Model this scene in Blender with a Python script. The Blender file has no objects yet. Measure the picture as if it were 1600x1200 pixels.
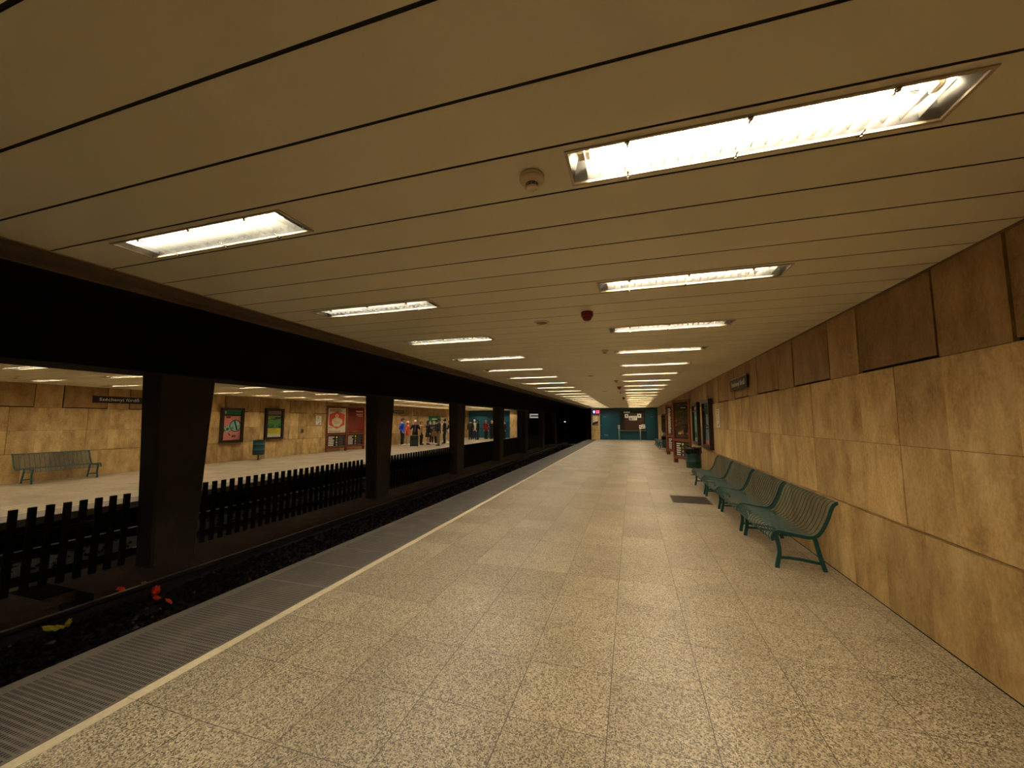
import bpy, bmesh, math, random
from mathutils import Vector, Matrix
random.seed(7)
SC = bpy.context.scene
COL = SC.collection

# ------------------------------------------------------------------ camera, world, exposure
CAM_H = 1.65
F_PX, YAW, PITCH, ROLL = 606.55, math.radians(17.053), math.radians(5.386), math.radians(0.098)
def _cam():
    cy, sy, cp, sp = math.cos(YAW), math.sin(YAW), math.cos(PITCH), math.sin(PITCH)
    fwd = Vector((-sy*cp, cy*cp, sp)); right = Vector((cy, sy, 0)); up = right.cross(fwd)
    c, s = math.cos(ROLL), math.sin(ROLL)
    r2 = c*right + s*up; u2 = -s*right + c*up
    cd = bpy.data.cameras.new('camera'); cd.sensor_width = 36; cd.lens = F_PX/1600*36
    cd.clip_start = 0.05; cd.clip_end = 200
    o = bpy.data.objects.new('camera', cd); COL.objects.link(o)
    m = Matrix((r2, u2, -fwd)).transposed().to_4x4(); m.translation = (0, 0, CAM_H)
    o.matrix_world = m
    SC.camera = o
_cam()
W = bpy.data.worlds.new('world'); SC.world = W; W.use_nodes = True
W.node_tree.nodes['Background'].inputs[0].default_value = (0, 0, 0, 1)
W.node_tree.nodes['Background'].inputs[1].default_value = 0
SC.view_settings.view_transform = 'Standard'; SC.view_settings.look = 'None'
SC.view_settings.gamma = 1; SC.view_settings.use_curve_mapping = False
SC.view_settings.exposure = 2.53
TUBE = 50.0            # radiance of the fluorescent tubes (the only light of the station)

# ------------------------------------------------------------------ materials
def lin(c):
    return tuple((x/255/12.92 if x/255 <= .04045 else ((x/255+.055)/1.055)**2.4) for x in c)
class NT:
    def __init__(s, name):
        s.m = bpy.data.materials.new(name); s.m.use_nodes = True
        s.t = s.m.node_tree; s.n = s.t.nodes
        s.b = s.n['Principled BSDF']; s.out = s.n['Material Output']
    def node(s, typ, **kw):
        n = s.n.new(typ)
        for k, v in kw.items():
            if k.startswith('i_'): n.inputs[k[2:].replace('_', ' ')].default_value = v
            else: setattr(n, k, v)
        return n
    def link(s, a, b): s.t.links.new(a, b)
    def math(s, op, a, b=None, c=None):
        n = s.n.new('ShaderNodeMath'); n.operation = op
        for i, x in enumerate((a, b, c)):
            if x is None: continue
            if isinstance(x, (int, float)): n.inputs[i].default_value = x
            else: s.link(x, n.inputs[i])
        return n.outputs[0]
    def mix(s, f, a, b, blend='MIX'):
        n = s.n.new('ShaderNodeMix'); n.data_type = 'RGBA'; n.blend_type = blend
        for idx, x in ((0, f), (6, a), (7, b)):
            if isinstance(x, (int, float)): n.inputs[idx].default_value = x
            elif isinstance(x, tuple): n.inputs[idx].default_value = (*x, 1) if len(x) == 3 else x
            else: s.link(x, n.inputs[idx])
        return n.outputs[2]
    def ramp(s, f, stops):
        n = s.n.new('ShaderNodeValToRGB'); e = n.color_ramp.elements
        while len(e) < len(stops): e.new(0.5)
        for el, (p, c) in zip(e, stops):
            el.position = p; el.color = (*c, 1) if len(c) == 3 else c
        s.link(f, n.inputs[0]); return n.outputs[0]
    def coord(s, scale=(1, 1, 1), which='Object', loc=(0, 0, 0)):
        tc = s.n.new('ShaderNodeTexCoord'); mp = s.n.new('ShaderNodeMapping')
        mp.inputs['Scale'].default_value = scale; mp.inputs['Location'].default_value = loc
        s.link(tc.outputs[which], mp.inputs[0]); return mp.outputs[0]
    def noise(s, vec, scale, detail=3, rough=.55):
        n = s.node('ShaderNodeTexNoise'); n.inputs['Scale'].default_value = scale
        n.inputs['Detail'].default_value = detail; n.inputs['Roughness'].default_value = rough
        s.link(vec, n.inputs['Vector']); return n.outputs['Fac']
    def bump(s, h, strength=.3, dist=.01):
        n = s.node('ShaderNodeBump'); n.inputs['Strength'].default_value = strength
        n.inputs['Distance'].default_value = dist; s.link(h, n.inputs['Height'])
        s.link(n.outputs[0], s.b.inputs['Normal'])

MAT = {}
def plain(name, rgb, rough=.6, metal=0, spec=.5, var=.12, nscale=9, linear=False):
    """Principled with a little procedural mottling of its own colour."""
    k = NT(name); c = rgb if linear else lin(rgb)
    v = k.coord()
    f = k.noise(v, nscale, 3)
    dark = tuple(x*(1-var) for x in c); lite = tuple(min(1, x*(1+var)) for x in c)
    k.link(k.ramp(f, [(.3, dark), (.7, lite)]), k.b.inputs['Base Color'])
    k.b.inputs['Roughness'].default_value = rough; k.b.inputs['Metallic'].default_value = metal
    k.b.inputs['Specular IOR Level'].default_value = spec
    MAT[name] = k.m; return k.m
def emit(name, rgb, strength):
    k = NT(name); k.b.inputs['Base Color'].default_value = (*rgb, 1)
    k.b.inputs['Emission Color'].default_value = (*rgb, 1); k.b.inputs['Emission Strength'].default_value = strength
    MAT[name] = k.m; return k.m
def pane_mat(name, tint=(1, 1, 1), gloss=.07, rough=.05):
    k = NT(name); k.n.remove(k.b)
    t = k.node('ShaderNodeBsdfTransparent'); t.inputs[0].default_value = (*tint, 1)
    g = k.node('ShaderNodeBsdfGlossy'); g.inputs['Roughness'].default_value = rough
    mx = k.node('ShaderNodeMixShader'); mx.inputs[0].default_value = gloss
    k.link(t.outputs[0], mx.inputs[1]); k.link(g.outputs[0], mx.inputs[2]); k.link(mx.outputs[0], k.out.inputs[0])
    MAT[name] = k.m; return k.m

# ceiling planks: beige enamelled metal
def m_ceiling():
    k = NT('ceiling_enamel'); v = k.coord((1, 1, 1))
    f = k.noise(v, .8, 3); g = k.node('ShaderNodeNewGeometry')
    c = k.mix(f, (.65, .57, .37), (.73, .65, .44))
    r = k.ramp(g.outputs['Random Per Island'], [(0, (.93, .93, .93)), (1, (1, 1, 1))])
    k.link(k.mix(1.0, c, r, 'MULTIPLY'), k.b.inputs['Base Color'])
    k.b.inputs['Roughness'].default_value = .5; k.b.inputs['Specular IOR Level'].default_value = .25
    MAT['ceiling'] = k.m
m_ceiling()
# travertine slabs
def m_travertine(name, gain):
    k = NT(name)
    g = k.node('ShaderNodeNewGeometry')
    rnd = g.outputs['Random Per Island']
    tc = k.node('ShaderNodeTexCoord'); off = k.node('ShaderNodeVectorMath', operation='MULTIPLY_ADD')
    comb = k.node('ShaderNodeCombineXYZ'); k.link(rnd, comb.inputs[0]); k.link(rnd, comb.inputs[1]); k.link(rnd, comb.inputs[2])
    k.link(comb.outputs[0], off.inputs[0]); off.inputs[1].default_value = (37, 53, 19); k.link(tc.outputs['Object'], off.inputs[2])
    def mp(scale):
        m = k.node('ShaderNodeMapping'); m.inputs['Scale'].default_value = scale; k.link(off.outputs[0], m.inputs[0]); return m.outputs[0]
    streak = k.noise(mp((1, 1, .42)), 4.6, 7, .66)
    blotch = k.noise(mp((1, 1, .6)), 2.6, 6, .65)
    fine = k.noise(mp((1, 1, .6)), 45, 4, .7)
    base = k.ramp(streak, [(.33, (.24, .135, .046)), (.47, (.51, .345, .150)), (.63, (.76, .59, .33))])
    base = k.mix(.42, base, k.ramp(blotch, [(.36, (.28, .165, .058)), (.5, (.54, .37, .165)), (.64, (.76, .58, .32))]))
    base = k.mix(.22, base, k.ramp(fine, [(.38, (.25, .145, .05)), (.62, (.76, .60, .34))]))
    tint = k.ramp(rnd, [(0, (.74, .71, .66)), (.5, (.94, .93, .91)), (1, (1.14, 1.14, 1.15))])
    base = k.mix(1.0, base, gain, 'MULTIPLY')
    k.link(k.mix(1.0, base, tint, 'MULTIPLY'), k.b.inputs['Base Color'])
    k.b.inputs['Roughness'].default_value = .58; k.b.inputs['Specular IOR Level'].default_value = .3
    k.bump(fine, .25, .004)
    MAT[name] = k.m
m_travertine('travertine', (.97, .90, .74)); m_travertine('travertine_shaded', (.62, .52, .41)); m_travertine('travertine_mid', (.78, .69, .55))   # near top course: shade put into the colour; far top course: darker stone
# terrazzo floor tiles
def m_floor(name, x0, px, y0, py, big=False):
    k = NT(name)
    tc = k.node('ShaderNodeTexCoord'); sp = k.node('ShaderNodeSeparateXYZ'); k.link(tc.outputs['Object'], sp.inputs[0])
    u = k.math('DIVIDE', k.math('SUBTRACT', sp.outputs[0], x0), px); w = k.math('DIVIDE', k.math('SUBTRACT', sp.outputs[1], y0), py)
    fu, fw = k.math('FRACT', u), k.math('FRACT', w)
    du = k.math('MULTIPLY', k.math('ABSOLUTE', k.math('SUBTRACT', fu, .5)), px)
    dw = k.math('MULTIPLY', k.math('ABSOLUTE', k.math('SUBTRACT', fw, .5)), py)
    ju = k.math('GREATER_THAN', du, px/2-.0028); jw = k.math('GREATER_THAN', dw, py/2-.0024)
    joint = k.math('MAXIMUM', ju, jw)
    cell = k.node('ShaderNodeCombineXYZ'); k.link(k.math('FLOOR', u), cell.inputs[0]); k.link(k.math('FLOOR', w), cell.inputs[1])
    wn = k.node('ShaderNodeTexWhiteNoise'); k.link(cell.outputs[0], wn.inputs[0]); rnd = wn.outputs['Value']
    vor = k.node('ShaderNodeTexVoronoi'); vor.inputs['Scale'].default_value = 145; vor.inputs['Randomness'].default_value = 1
    wob = k.noise(tc.outputs['Object'], 60, 2); 
    k.link(tc.outputs['Object'], vor.inputs['Vector'])
    sep = k.node('ShaderNodeSeparateColor'); k.link(vor.outputs['Color'], sep.inputs[0])
    chip = k.ramp(sep.outputs[0], [(.0, (.018, .011, .006)), (.23, (.056, .037, .020)), (.32, (.265, .198, .116)), (.62, (.455, .355, .222)), (1, (.74, .62, .435))])
    small = k.noise(tc.outputs['Object'], 210, 3, .65)
    chip = k.mix(.30, chip, k.ramp(small, [(.42, (.05, .035, .02)), (.58, (.62, .51, .34))]))
    wear = k.noise(k.coord((1, 1, 1)), 1.1, 4, .6)
    tint = k.ramp(rnd, [(0, (.90, .89, .875)), (.6, (.98, .98, .975)), (1, (1.06, 1.06, 1.06))])
    c = k.mix(1.0, chip, tint, 'MULTIPLY')
    c = k.mix(1.0, c, k.ramp(wear, [(.3, (.76, .73, .68)), (.7, (1.0, .99, .97))]), 'MULTIPLY')
    c = k.mix(k.math('MULTIPLY', joint, .85), c, (.05, .034, .02))
    k.link(c, k.b.inputs['Base Color'])
    rr = k.math('MULTIPLY_ADD', rnd, -.10, .40)
    k.link(k.math('ADD', rr, k.math('MULTIPLY', wear, .10)), k.b.inputs['Roughness'])
    k.b.inputs['Specular IOR Level'].default_value = .55
    pass
    MAT[name] = k.m
m_floor('terrazzo', -.708, .5415, .104, .5325)
m_floor('terrazzo_far', -10.4, .55, .1, .52)
# tactile edge strip: dark grey concrete with rows of small pits
def m_tactile():
    k = NT('tactile_concrete')
    tc = k.node('ShaderNodeTexCoord'); sp = k.node('ShaderNodeSeparateXYZ'); k.link(tc.outputs['Object'], sp.inputs[0])
    x, y = sp.outputs[0], sp.outputs[1]
    row = k.math('DIVIDE', y, .031); ri = k.math('FLOOR', row); fr = k.math('FRACT', row)
    xs = k.math('ADD', k.math('DIVIDE', x, .0225), k.math('MULTIPLY', ri, .21)); fx = k.math('FRACT', xs)
    a = k.math('MULTIPLY', k.math('ABSOLUTE', k.math('SUBTRACT', fr, .5)), 2); b = k.math('MULTIPLY', k.math('ABSOLUTE', k.math('SUBTRACT', fx, .5)), 2)
    pit = k.math('MULTIPLY', k.math('LESS_THAN', a, .62), k.math('LESS_THAN', b, .62))
    tu = k.math('FRACT', k.math('DIVIDE', k.math('ADD', x, 3.69), .76)); tv = k.math('FRACT', k.math('DIVIDE', k.math('SUBTRACT', y, .104), .5325))
    eu = k.math('GREATER_THAN', k.math('ABSOLUTE', k.math('SUBTRACT', tu, .5)), .475); ev = k.math('GREATER_THAN', k.math('ABSOLUTE', k.math('SUBTRACT', tv, .5)), .478)
    lip = k.math('LESS_THAN', x, -3.68)
    no = k.math('MAXIMUM', k.math('MAXIMUM', eu, ev), lip)
    worn = k.noise(tc.outputs['Object'], 3.2, 4, .6)
    pit = k.math('MULTIPLY', pit, k.math('SUBTRACT', 1, no))
    pit = k.math('MULTIPLY', pit, k.ramp(worn, [(.30, (.4, .4, .4)), (.46, (1, 1, 1))]))
    grain = k.noise(tc.outputs['Object'], 130, 3, .7)
    c = k.mix(grain, (.085, .066, .048), (.185, .148, .110))
    c = k.mix(1.0, c, k.ramp(worn, [(.3, (1.1, 1.08, 1.05)), (.7, (.85, .85, .85))]), 'MULTIPLY')
    c = k.mix(k.math('MULTIPLY', pit, .95), c, (.006, .0045, .003))
    k.link(c, k.b.inputs['Base Color']); k.b.inputs['Roughness'].default_value = .7
    k.bump(k.math('MULTIPLY_ADD', pit, -1.0, k.math('MULTIPLY', grain, .2)), .6, .006)
    MAT['tactile'] = k.m
m_tactile()
def m_dirt(name, c0, c1, scale=7, rough=.9, bump=.5, bd=.02):
    k = NT(name); v = k.coord(); f = k.noise(v, scale, 5, .65); g = k.noise(v, scale*9, 3, .6)
    c = k.mix(.4, k.ramp(f, [(.3, c0), (.7, c1)]), k.ramp(g, [(.3, c0), (.7, c1)]))
    k.link(c, k.b.inputs['Base Color']); k.b.inputs['Roughness'].default_value = rough
    k.b.inputs['Specular IOR Level'].default_value = .2
    k.bump(k.math('ADD', f, k.math('MULTIPLY', g, .4)), bump, bd); MAT[name] = k.m
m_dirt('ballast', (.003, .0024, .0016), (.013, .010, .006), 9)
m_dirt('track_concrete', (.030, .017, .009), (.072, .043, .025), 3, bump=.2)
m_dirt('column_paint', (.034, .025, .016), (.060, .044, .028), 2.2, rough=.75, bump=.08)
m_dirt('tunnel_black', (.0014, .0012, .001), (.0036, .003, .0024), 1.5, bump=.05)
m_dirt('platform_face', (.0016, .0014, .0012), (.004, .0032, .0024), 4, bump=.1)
def m_stones():
    k = NT('ballast_stone'); g = k.node('ShaderNodeNewGeometry')
    k.link(k.ramp(g.outputs['Random Per Island'], [(0, (.003, .0022, .0015)), (.8, (.009, .0065, .004)), (.96, (.020, .0155, .010)), (1, (.085, .068, .05))]), k.b.inputs['Base Color'])
    k.b.inputs['Roughness'].default_value = .9; k.b.inputs['Specular IOR Level'].default_value = .08; MAT['stone'] = k.m
m_stones()

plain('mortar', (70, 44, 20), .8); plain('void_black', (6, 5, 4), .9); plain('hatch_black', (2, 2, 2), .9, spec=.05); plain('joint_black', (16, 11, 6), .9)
plain('fascia', (92, 72, 48), .6); plain('fascia_trim', (150, 128, 92), .45)
plain('wall_trim', (112, 84, 52), .5); plain('white_tile', (196, 178, 142), .55, var=.1, nscale=30)
plain('fence_black', (5, 4, 4), .7, spec=.2); plain('rail_steel', (26, 18, 12), .6, spec=.3); plain('rail_head', (104, 92, 74), .35, metal=.7, spec=.3)
plain('teal_paint', (10, 76, 90), .42, var=.08, nscale=3); plain('teal_dark', (8, 52, 57), .45)
plain('bench_teal', (18, 76, 74), .34, var=.15, nscale=20); plain('bench_wire', (48, 80, 74), .32, var=.2, nscale=25)
plain('bin_teal', (14, 66, 70), .55, var=.1, nscale=12); plain('bin_green', (10, 52, 44), .45, var=.12); plain('bag_black', (10, 10, 11), .22, spec=.6)
plain('lamp_white', (236, 236, 230), .35, var=.02); plain('lamp_frame', (176, 158, 126), .4, metal=.3, var=.05); plain('clip_steel', (190, 176, 150), .25, metal=.9)
plain('louver_white', (150, 148, 142), .35, metal=.85, var=.02); plain('reflector', (132, 130, 125), .34, metal=.9, var=.02)
plain('cream_plastic', (214, 194, 152), .45, var=.03); plain('grille_dark', (28, 24, 22), .6); plain('siren_red', (126, 26, 22), .35); plain('speaker_grey', (120, 104, 78), .6)
plain('sign_dark', (15, 12, 12), .45); plain('sign_white', (228, 222, 206), .5, var=.03); plain('sign_rail', (172, 132, 88), .4, metal=.4)
plain('frame_brown', (44, 24, 18), .42, var=.15); plain('kiosk_wood', (118, 58, 26), .45, var=.22, nscale=14); plain('kiosk_dark', (26, 14, 12), .5)
plain('paper_white', (222, 216, 200), .7, var=.03); plain('ink_black', (20, 18, 18), .6); plain('ink_grey', (120, 112, 100), .7)
plain('poster_pink', (226, 132, 118), .6, var=.05); plain('poster_green', (44, 132, 76), .6, var=.06); plain('poster_mint', (150, 196, 174), .6, var=.1)
plain('poster_lime', (104, 156, 72), .6, var=.15); plain('poster_yellow', (226, 196, 44), .6, var=.05); plain('poster_darkgreen', (26, 96, 58), .6, var=.2)
plain('poster_cream', (226, 206, 172), .6, var=.04); plain('poster_orange', (214, 74, 44), .6, var=.06); plain('poster_red', (124, 20, 22), .5, var=.12); plain('poster_mauve', (150, 110, 100), .6, var=.08)
plain('poster_navy', (22, 30, 44), .45, var=.5, nscale=5); plain('poster_teal', (84, 150, 132), .5, var=.15); plain('poster_skyblue', (120, 150, 176), .5, var=.3)
plain('dot_green', (84, 160, 40), .5); plain('brown_dark', (44, 28, 20), .6, var=.3, nscale=6); plain('counter_wood', (120, 92, 62), .5)
plain('grate_steel', (92, 76, 56), .45, metal=.6); plain('litter_orange', (216, 48, 14), .5); plain('litter_yellow', (178, 164, 44), .5); plain('litter_tan', (170, 120, 70), .6)
plain('signal_grey', (70, 64, 58), .6); plain('logo_grey', (28, 60, 62), .5); plain('vent_grey', (130, 150, 140), .5); plain('booth_brown', (72, 48, 32), .5, var=.25, nscale=4)
plain('far_strip', (126, 112, 98), .7)
def m_fire():
    k = NT('poster_fire'); v = k.coord((1, 1, 1)); f = k.noise(v, 7.5, 6, .7); g = k.noise(v, 2.2, 3, .5)
    h = k.math('MULTIPLY', f, k.math('MULTIPLY_ADD', g, 1.2, .25))
    k.link(k.ramp(h, [(.44, (.008, .006, .005)), (.50, (.12, .035, .012)), (.56, (.42, .17, .05)), (.66, (.75, .5, .25))]), k.b.inputs['Base Color'])
    k.b.inputs['Roughness'].default_value = .4; MAT['poster_fire'] = k.m
m_fire()
emit('sign_glow', (1.0, .86, .74), .055)   # faint made-up glow, added so the board shows pale in the dark tunnel
pane_mat('lamp_pane', (.97, .97, .95), .06, .08); pane_mat('glass_pane', (.96, .97, .96), .05, .03)
emit('tube_cool', (1.0, .94, .82), TUBE*.92); emit('tube_warm', (1.0, .88, .70), TUBE*1.08); emit('tube_far', (1.0, .90, .74), TUBE*.85)
emit('led_blue', (.03, .08, 1.0), .12); emit('led_white', (.75, .9, 1.0), 1.2); emit('led_red', (1.0, .03, .11), .32); emit('signal_white', (1, .97, .9), 1.2)

# ------------------------------------------------------------------ mesh helpers
class MB:
    def __init__(s, mat=None): s.v = []; s.f = []; s.fm = []; s.fs = []; s.ms = []; s.c = 0; s.smooth = False; mat and s.mat(mat)
    def mat(s, name):
        if name not in s.ms: s.ms.append(name)
        s.c = s.ms.index(name); return s
    def face(s, idx, sm=None):
        s.f.append(tuple(idx)); s.fm.append(s.c); s.fs.append(s.smooth if sm is None else sm)
    def add(s, vs):
        b = len(s.v); s.v.extend(Vector(p) for p in vs); return b
    def hexa(s, p):
        b = s.add(p)
        for q in ((0, 3, 2, 1), (4, 5, 6, 7), (0, 1, 5, 4), (1, 2, 6, 5), (2, 3, 7, 6), (3, 0, 4, 7)): s.face([b+i for i in q], False)
        return s
    def box(s, x0, x1, y0, y1, z0, z1):
        return s.hexa([(x0, y0, z0), (x1, y0, z0), (x1, y1, z0), (x0, y1, z0), (x0, y0, z1), (x1, y0, z1), (x1, y1, z1), (x0, y1, z1)])
    def bar(s, a, b, w, h, up=(0, 0, 1)):
        a, b = Vector(a), Vector(b); d = (b-a).normalized(); side = d.cross(Vector(up)).normalized(); u = side.cross(d)
        P = []
        for e in (a, b):
            for i, j in ((-1, -1), (1, -1), (1, 1), (-1, 1)): P.append(e + side*i*w/2 + u*j*h/2)
        q = s.add(P)
        for t in ((0, 1, 2, 3), (7, 6, 5, 4), (0, 4, 5, 1), (1, 5, 6, 2), (2, 6, 7, 3), (3, 7, 4, 0)): s.face([q+i for i in t], False)
        return s
    def tube(s, pts, r, n=8, closed=False, caps=True, sm=True):
        pts = [Vector(p) for p in pts]; m = len(pts); rs = r if isinstance(r, (list, tuple)) else [r]*m
        prev = None; rings = []
        for i, p in enumerate(pts):
            if closed: d = pts[(i+1) % m]-pts[i-1]
            elif i == 0: d = pts[1]-p
            elif i == m-1: d = p-pts[i-1]
            else: d = (pts[i+1]-p).normalized()+(p-pts[i-1]).normalized()
            d = d.normalized() if d.length > 1e-9 else Vector((0, 0, 1))
            if prev is None:
                a = Vector((0, 0, 1)) if abs(d.z) < .9 else Vector((1, 0, 0)); u = d.cross(a).normalized()
            else:
                u = (prev-d*prev.dot(d)); u = u.normalized() if u.length > 1e-6 else d.orthogonal().normalized()
            w = d.cross(u); prev = u
            rings.append(s.add([p+(u*math.cos(2*math.pi*k/n)+w*math.sin(2*math.pi*k/n))*rs[i] for k in range(n)]))
        for i in range(m if closed else m-1):
            a, b = rings[i], rings[(i+1) % m]
            for k in range(n): s.face((a+k, a+(k+1) % n, b+(k+1) % n, b+k), sm)
        if caps and not closed:
            s.face([rings[0]+k for k in reversed(range(n))], False); s.face([rings[-1]+k for k in range(n)], False)
        return s
    def lathe(s, prof, n=24, c=(0, 0, 0), sm=True):
        c = Vector(c); rings = []
        for r, z in prof: rings.append(s.add([c+Vector((r*math.cos(2*math.pi*k/n), r*math.sin(2*math.pi*k/n), z)) for k in range(n)]))
        for a, b in zip(rings, rings[1:]):
            for k in range(n): s.face((a+k, a+(k+1) % n, b+(k+1) % n, b+k), sm)
        s.face([rings[0]+k for k in reversed(range(n))], False); s.face([rings[-1]+k for k in range(n)], False)
        return s
    def ball(s, c, r, n=10, m=6, sc=(1, 1, 1)):
        c = Vector(c); rings = []
        top = s.add([c+Vector((0, 0, r*sc[2]))]); bot = s.add([c-Vector((0, 0, r*sc[2]))])
        for j in range(1, m):
            t = math.pi*j/m
            rings.append(s.add([c+Vector((r*sc[0]*math.sin(t)*math.cos(2*math.pi*k/n), r*sc[1]*math.sin(t)*math.sin(2*math.pi*k/n), r*sc[2]*math.cos(t))) for k in range(n)]))
        for k in range(n):
            s.face((top, rings[0]+k, rings[0]+(k+1) % n), True); s.face((bot, rings[-1]+(k+1) % n, rings[-1]+k), True)
        for a, b in zip(rings, rings[1:]):
            for k in range(n): s.face((a+k, b+k, b+(k+1) % n, a+(k+1) % n), True)
        return s
    def prism(s, pts, off):
        off = Vector(off); n = len(pts); a = s.add(pts); b = s.add([Vector(p)+off for p in pts])
        s.face([a+i for i in reversed(range(n))], False); s.face([b+i for i in range(n)], False)
        for i in range(n): s.face((a+i, a+(i+1) % n, b+(i+1) % n, b+i), False)
        return s
    def loft(s, rings, caps=True, sm=True):
        ids = [s.add(r) for r in rings]; n = len(rings[0])
        for a, b in zip(ids, ids[1:]):
            for k in range(n): s.face((a+k, a+(k+1) % n, b+(k+1) % n, b+k), sm)
        if caps:
            s.face([ids[0]+k for k in reversed(range(n))], False); s.face([ids[-1]+k for k in range(n)], False)
        return s
    def mesh(s, name):
        me = bpy.data.meshes.new(name); me.from_pydata([tuple(p) for p in s.v], [], s.f)
        for x in s.ms: me.materials.append(MAT[x])
        me.polygons.foreach_set('material_index', s.fm); me.polygons.foreach_set('use_smooth', s.fs); me.update()
        bm = bmesh.new(); bm.from_mesh(me); bmesh.ops.recalc_face_normals(bm, faces=bm.faces); bm.to_mesh(me); bm.free()
        return me
    def build(s, name, parent=None, bevel=0, seg=2):
        o = bpy.data.objects.new(name, s.mesh(name)); COL.objects.link(o)
        if parent: o.parent = parent
        if bevel:
            md = o.modifiers.new('edge', 'BEVEL'); md.width = bevel; md.segments = seg; md.limit_method = 'ANGLE'; md.angle_limit = math.radians(40)
        return o
def tag(o, label=None, cat=None, group=None, kind=None):
    if label: o['label'] = label
    if cat: o['category'] = cat
    if group: o['group'] = group
    if kind: o['kind'] = kind
    return o
def empty(name, loc=(0, 0, 0), rz=0, label=None, cat=None, group=None):
    o = bpy.data.objects.new(name, None); o.empty_display_size = .1; COL.objects.link(o)
    o.location = loc; o.rotation_euler = (0, 0, rz); return tag(o, label, cat, group)
KIDS = {}
def kids(o): return [c for c in bpy.data.objects if c.parent == o]
def copy_tree(o, parent=None):
    c = o.copy(); COL.objects.link(c)
    if parent is not None: c.parent = parent
    for ch in kids(o): copy_tree(ch, c)
    return c
def struct(mb, name, label=None, cat=None, bevel=0):
    return tag(mb.build(name, bevel=bevel), label, cat, kind='structure')
ORD = ['nearest', 'second nearest', 'third nearest', 'fourth', 'fifth', 'sixth', 'seventh', 'eighth', 'ninth', 'tenth', 'eleventh', 'twelfth', 'thirteenth', 'fourteenth', 'fifteenth', 'sixteenth', 'seventeenth', 'eighteenth', 'nineteenth', 'twentieth', 'twenty-first', 'twenty-second', 'twenty-third', 'twenty-fourth']
def text_mesh(body, size, mat, depth=.002, align='CENTER', xscale=1.0):
    cu = bpy.data.curves.new('lettering', 'FONT'); cu.body = body; cu.size = size; cu.extrude = depth/2
    cu.align_x = align; cu.align_y = 'CENTER'; cu.resolution_u = 3; cu.space_character = 1.06; cu.offset = size*.008
    o = bpy.data.objects.new('lettering', cu); COL.objects.link(o)
    dg = bpy.context.evaluated_depsgraph_get(); me = bpy.data.meshes.new_from_object(o.evaluated_get(dg))
    bpy.data.objects.remove(o); bpy.data.curves.remove(cu)
    # text lies in XY facing +Z -> stand it in XZ facing -Y
    for v in me.vertices: x, y, z = v.co; v.co = (x*xscale, -z, y)
    me.materials.clear(); me.materials.append(MAT[mat]); me.update(); me.name = 'lettering'
    return me
def put(me, name, parent, loc=(0, 0, 0)):
    o = bpy.data.objects.new(name, me); COL.objects.link(o); o.parent = parent; o.location = loc; return o

# ------------------------------------------------------------------ dimensions
XW, XE, XWH0, XWH1 = 2.137, -3.77, -2.93, -2.848       # near wall, near edge, white line
XC = -6.6                                               # column line
FXE, FXW, FZC = -9.70, -15.35, 2.625                    # far platform edge, far wall, far ceiling height
ZC = 2.78
Y0, Y1 = -4.0, 35.5
PIT, LJ = .327, 1.4935
LY = [1.657 + 1.635*k for k in range(-1, 21)]           # light rows over the near platform
LX = (-2.482, .453)
LHX, LHY = .690, .118
FLY = [4.24 + 1.51*k for k in range(-4, 21)]
FLX = (-10.86, -13.95)

# ------------------------------------------------------------------ floors
struct(MB('terrazzo').box(XWH1, XW+.02, Y0, Y1, -.16, 0), 'floor', 'speckled terrazzo tile floor of the platform in the foreground', 'floor')
mb = MB('white_tile')
edges = [-4] + [.104+.5325*k for k in range(-7, 67)] + [Y1]
rr = random.Random(3)
for a, b in zip(edges, edges[1:]):
    j = rr.uniform(-.004, .004)
    mb.box(XWH0+.002+j, XWH1-.001, a+.0015, b-.0015, -.1, .001)
struct(mb, 'trim_1', 'white tile line along the inner side of the tactile strip', 'floor line')
struct(MB('tactile').box(XE, XWH0, Y0, Y1+1, -.12, 0), 'trim_2', 'dark pitted tactile strip along the near platform edge', 'floor strip')
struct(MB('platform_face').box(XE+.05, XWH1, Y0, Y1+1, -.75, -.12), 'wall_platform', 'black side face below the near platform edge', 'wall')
# far platform
struct(MB('terrazzo_far').box(FXW-.02, -10.40, Y0, Y1, -.16, 0), 'floor_far', 'pale terrazzo floor of the platform across the tracks', 'floor')
mb = MB('far_strip').box(FXE, -10.40, Y0, Y1+1, -.12, 0); mb.mat('white_tile').box(-10.40, -10.34, Y0, Y1+1, -.1, .002)
struct(mb, 'trim_3', 'grey edge strip with white line on the far platform', 'floor strip')
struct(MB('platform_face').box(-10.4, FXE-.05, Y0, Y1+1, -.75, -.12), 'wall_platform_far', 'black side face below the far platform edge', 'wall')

# ------------------------------------------------------------------ ceilings (metal planks with openings for the lights)
def planks(xa, xb, z, lys, lxs, y0, y1, j0, pit):
    mb = MB('ceiling'); g = .007
    n0 = math.floor((y0-j0)/pit); j = n0
    while j0+pit*j < y1:
        a, b = j0+pit*j+g, j0+pit*(j+1)-g
        mb.mat('joint_black').box(xa, xb, a-2*g, a, z+.002, z+.012); mb.mat('ceiling')  # black filler stands in for the shade inside the open plank joints
        j += 1
        hit = [y for y in lys if a < y < b]
        if not hit: mb.box(xa, xb, a, b, z, z+.012); continue
        y = hit[0]; xs = [xa]
        for lx in sorted(lxs): xs += [lx-LHX, lx+LHX]
        xs.append(xb)
        for i in range(len(xs)-1):
            if i % 2 == 0: mb.box(xs[i], xs[i+1], a, b, z, z+.012)
            else:
                mb.box(xs[i], xs[i+1], a, y-LHY, z, z+.012); mb.box(xs[i], xs[i+1], y+LHY, b, z, z+.012)
    return mb
struct(planks(-3.70, XW-.012, ZC, LY, LX, Y0, Y1, LJ, PIT), 'ceiling', 'beige metal plank ceiling over the near platform', 'ceiling')
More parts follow.
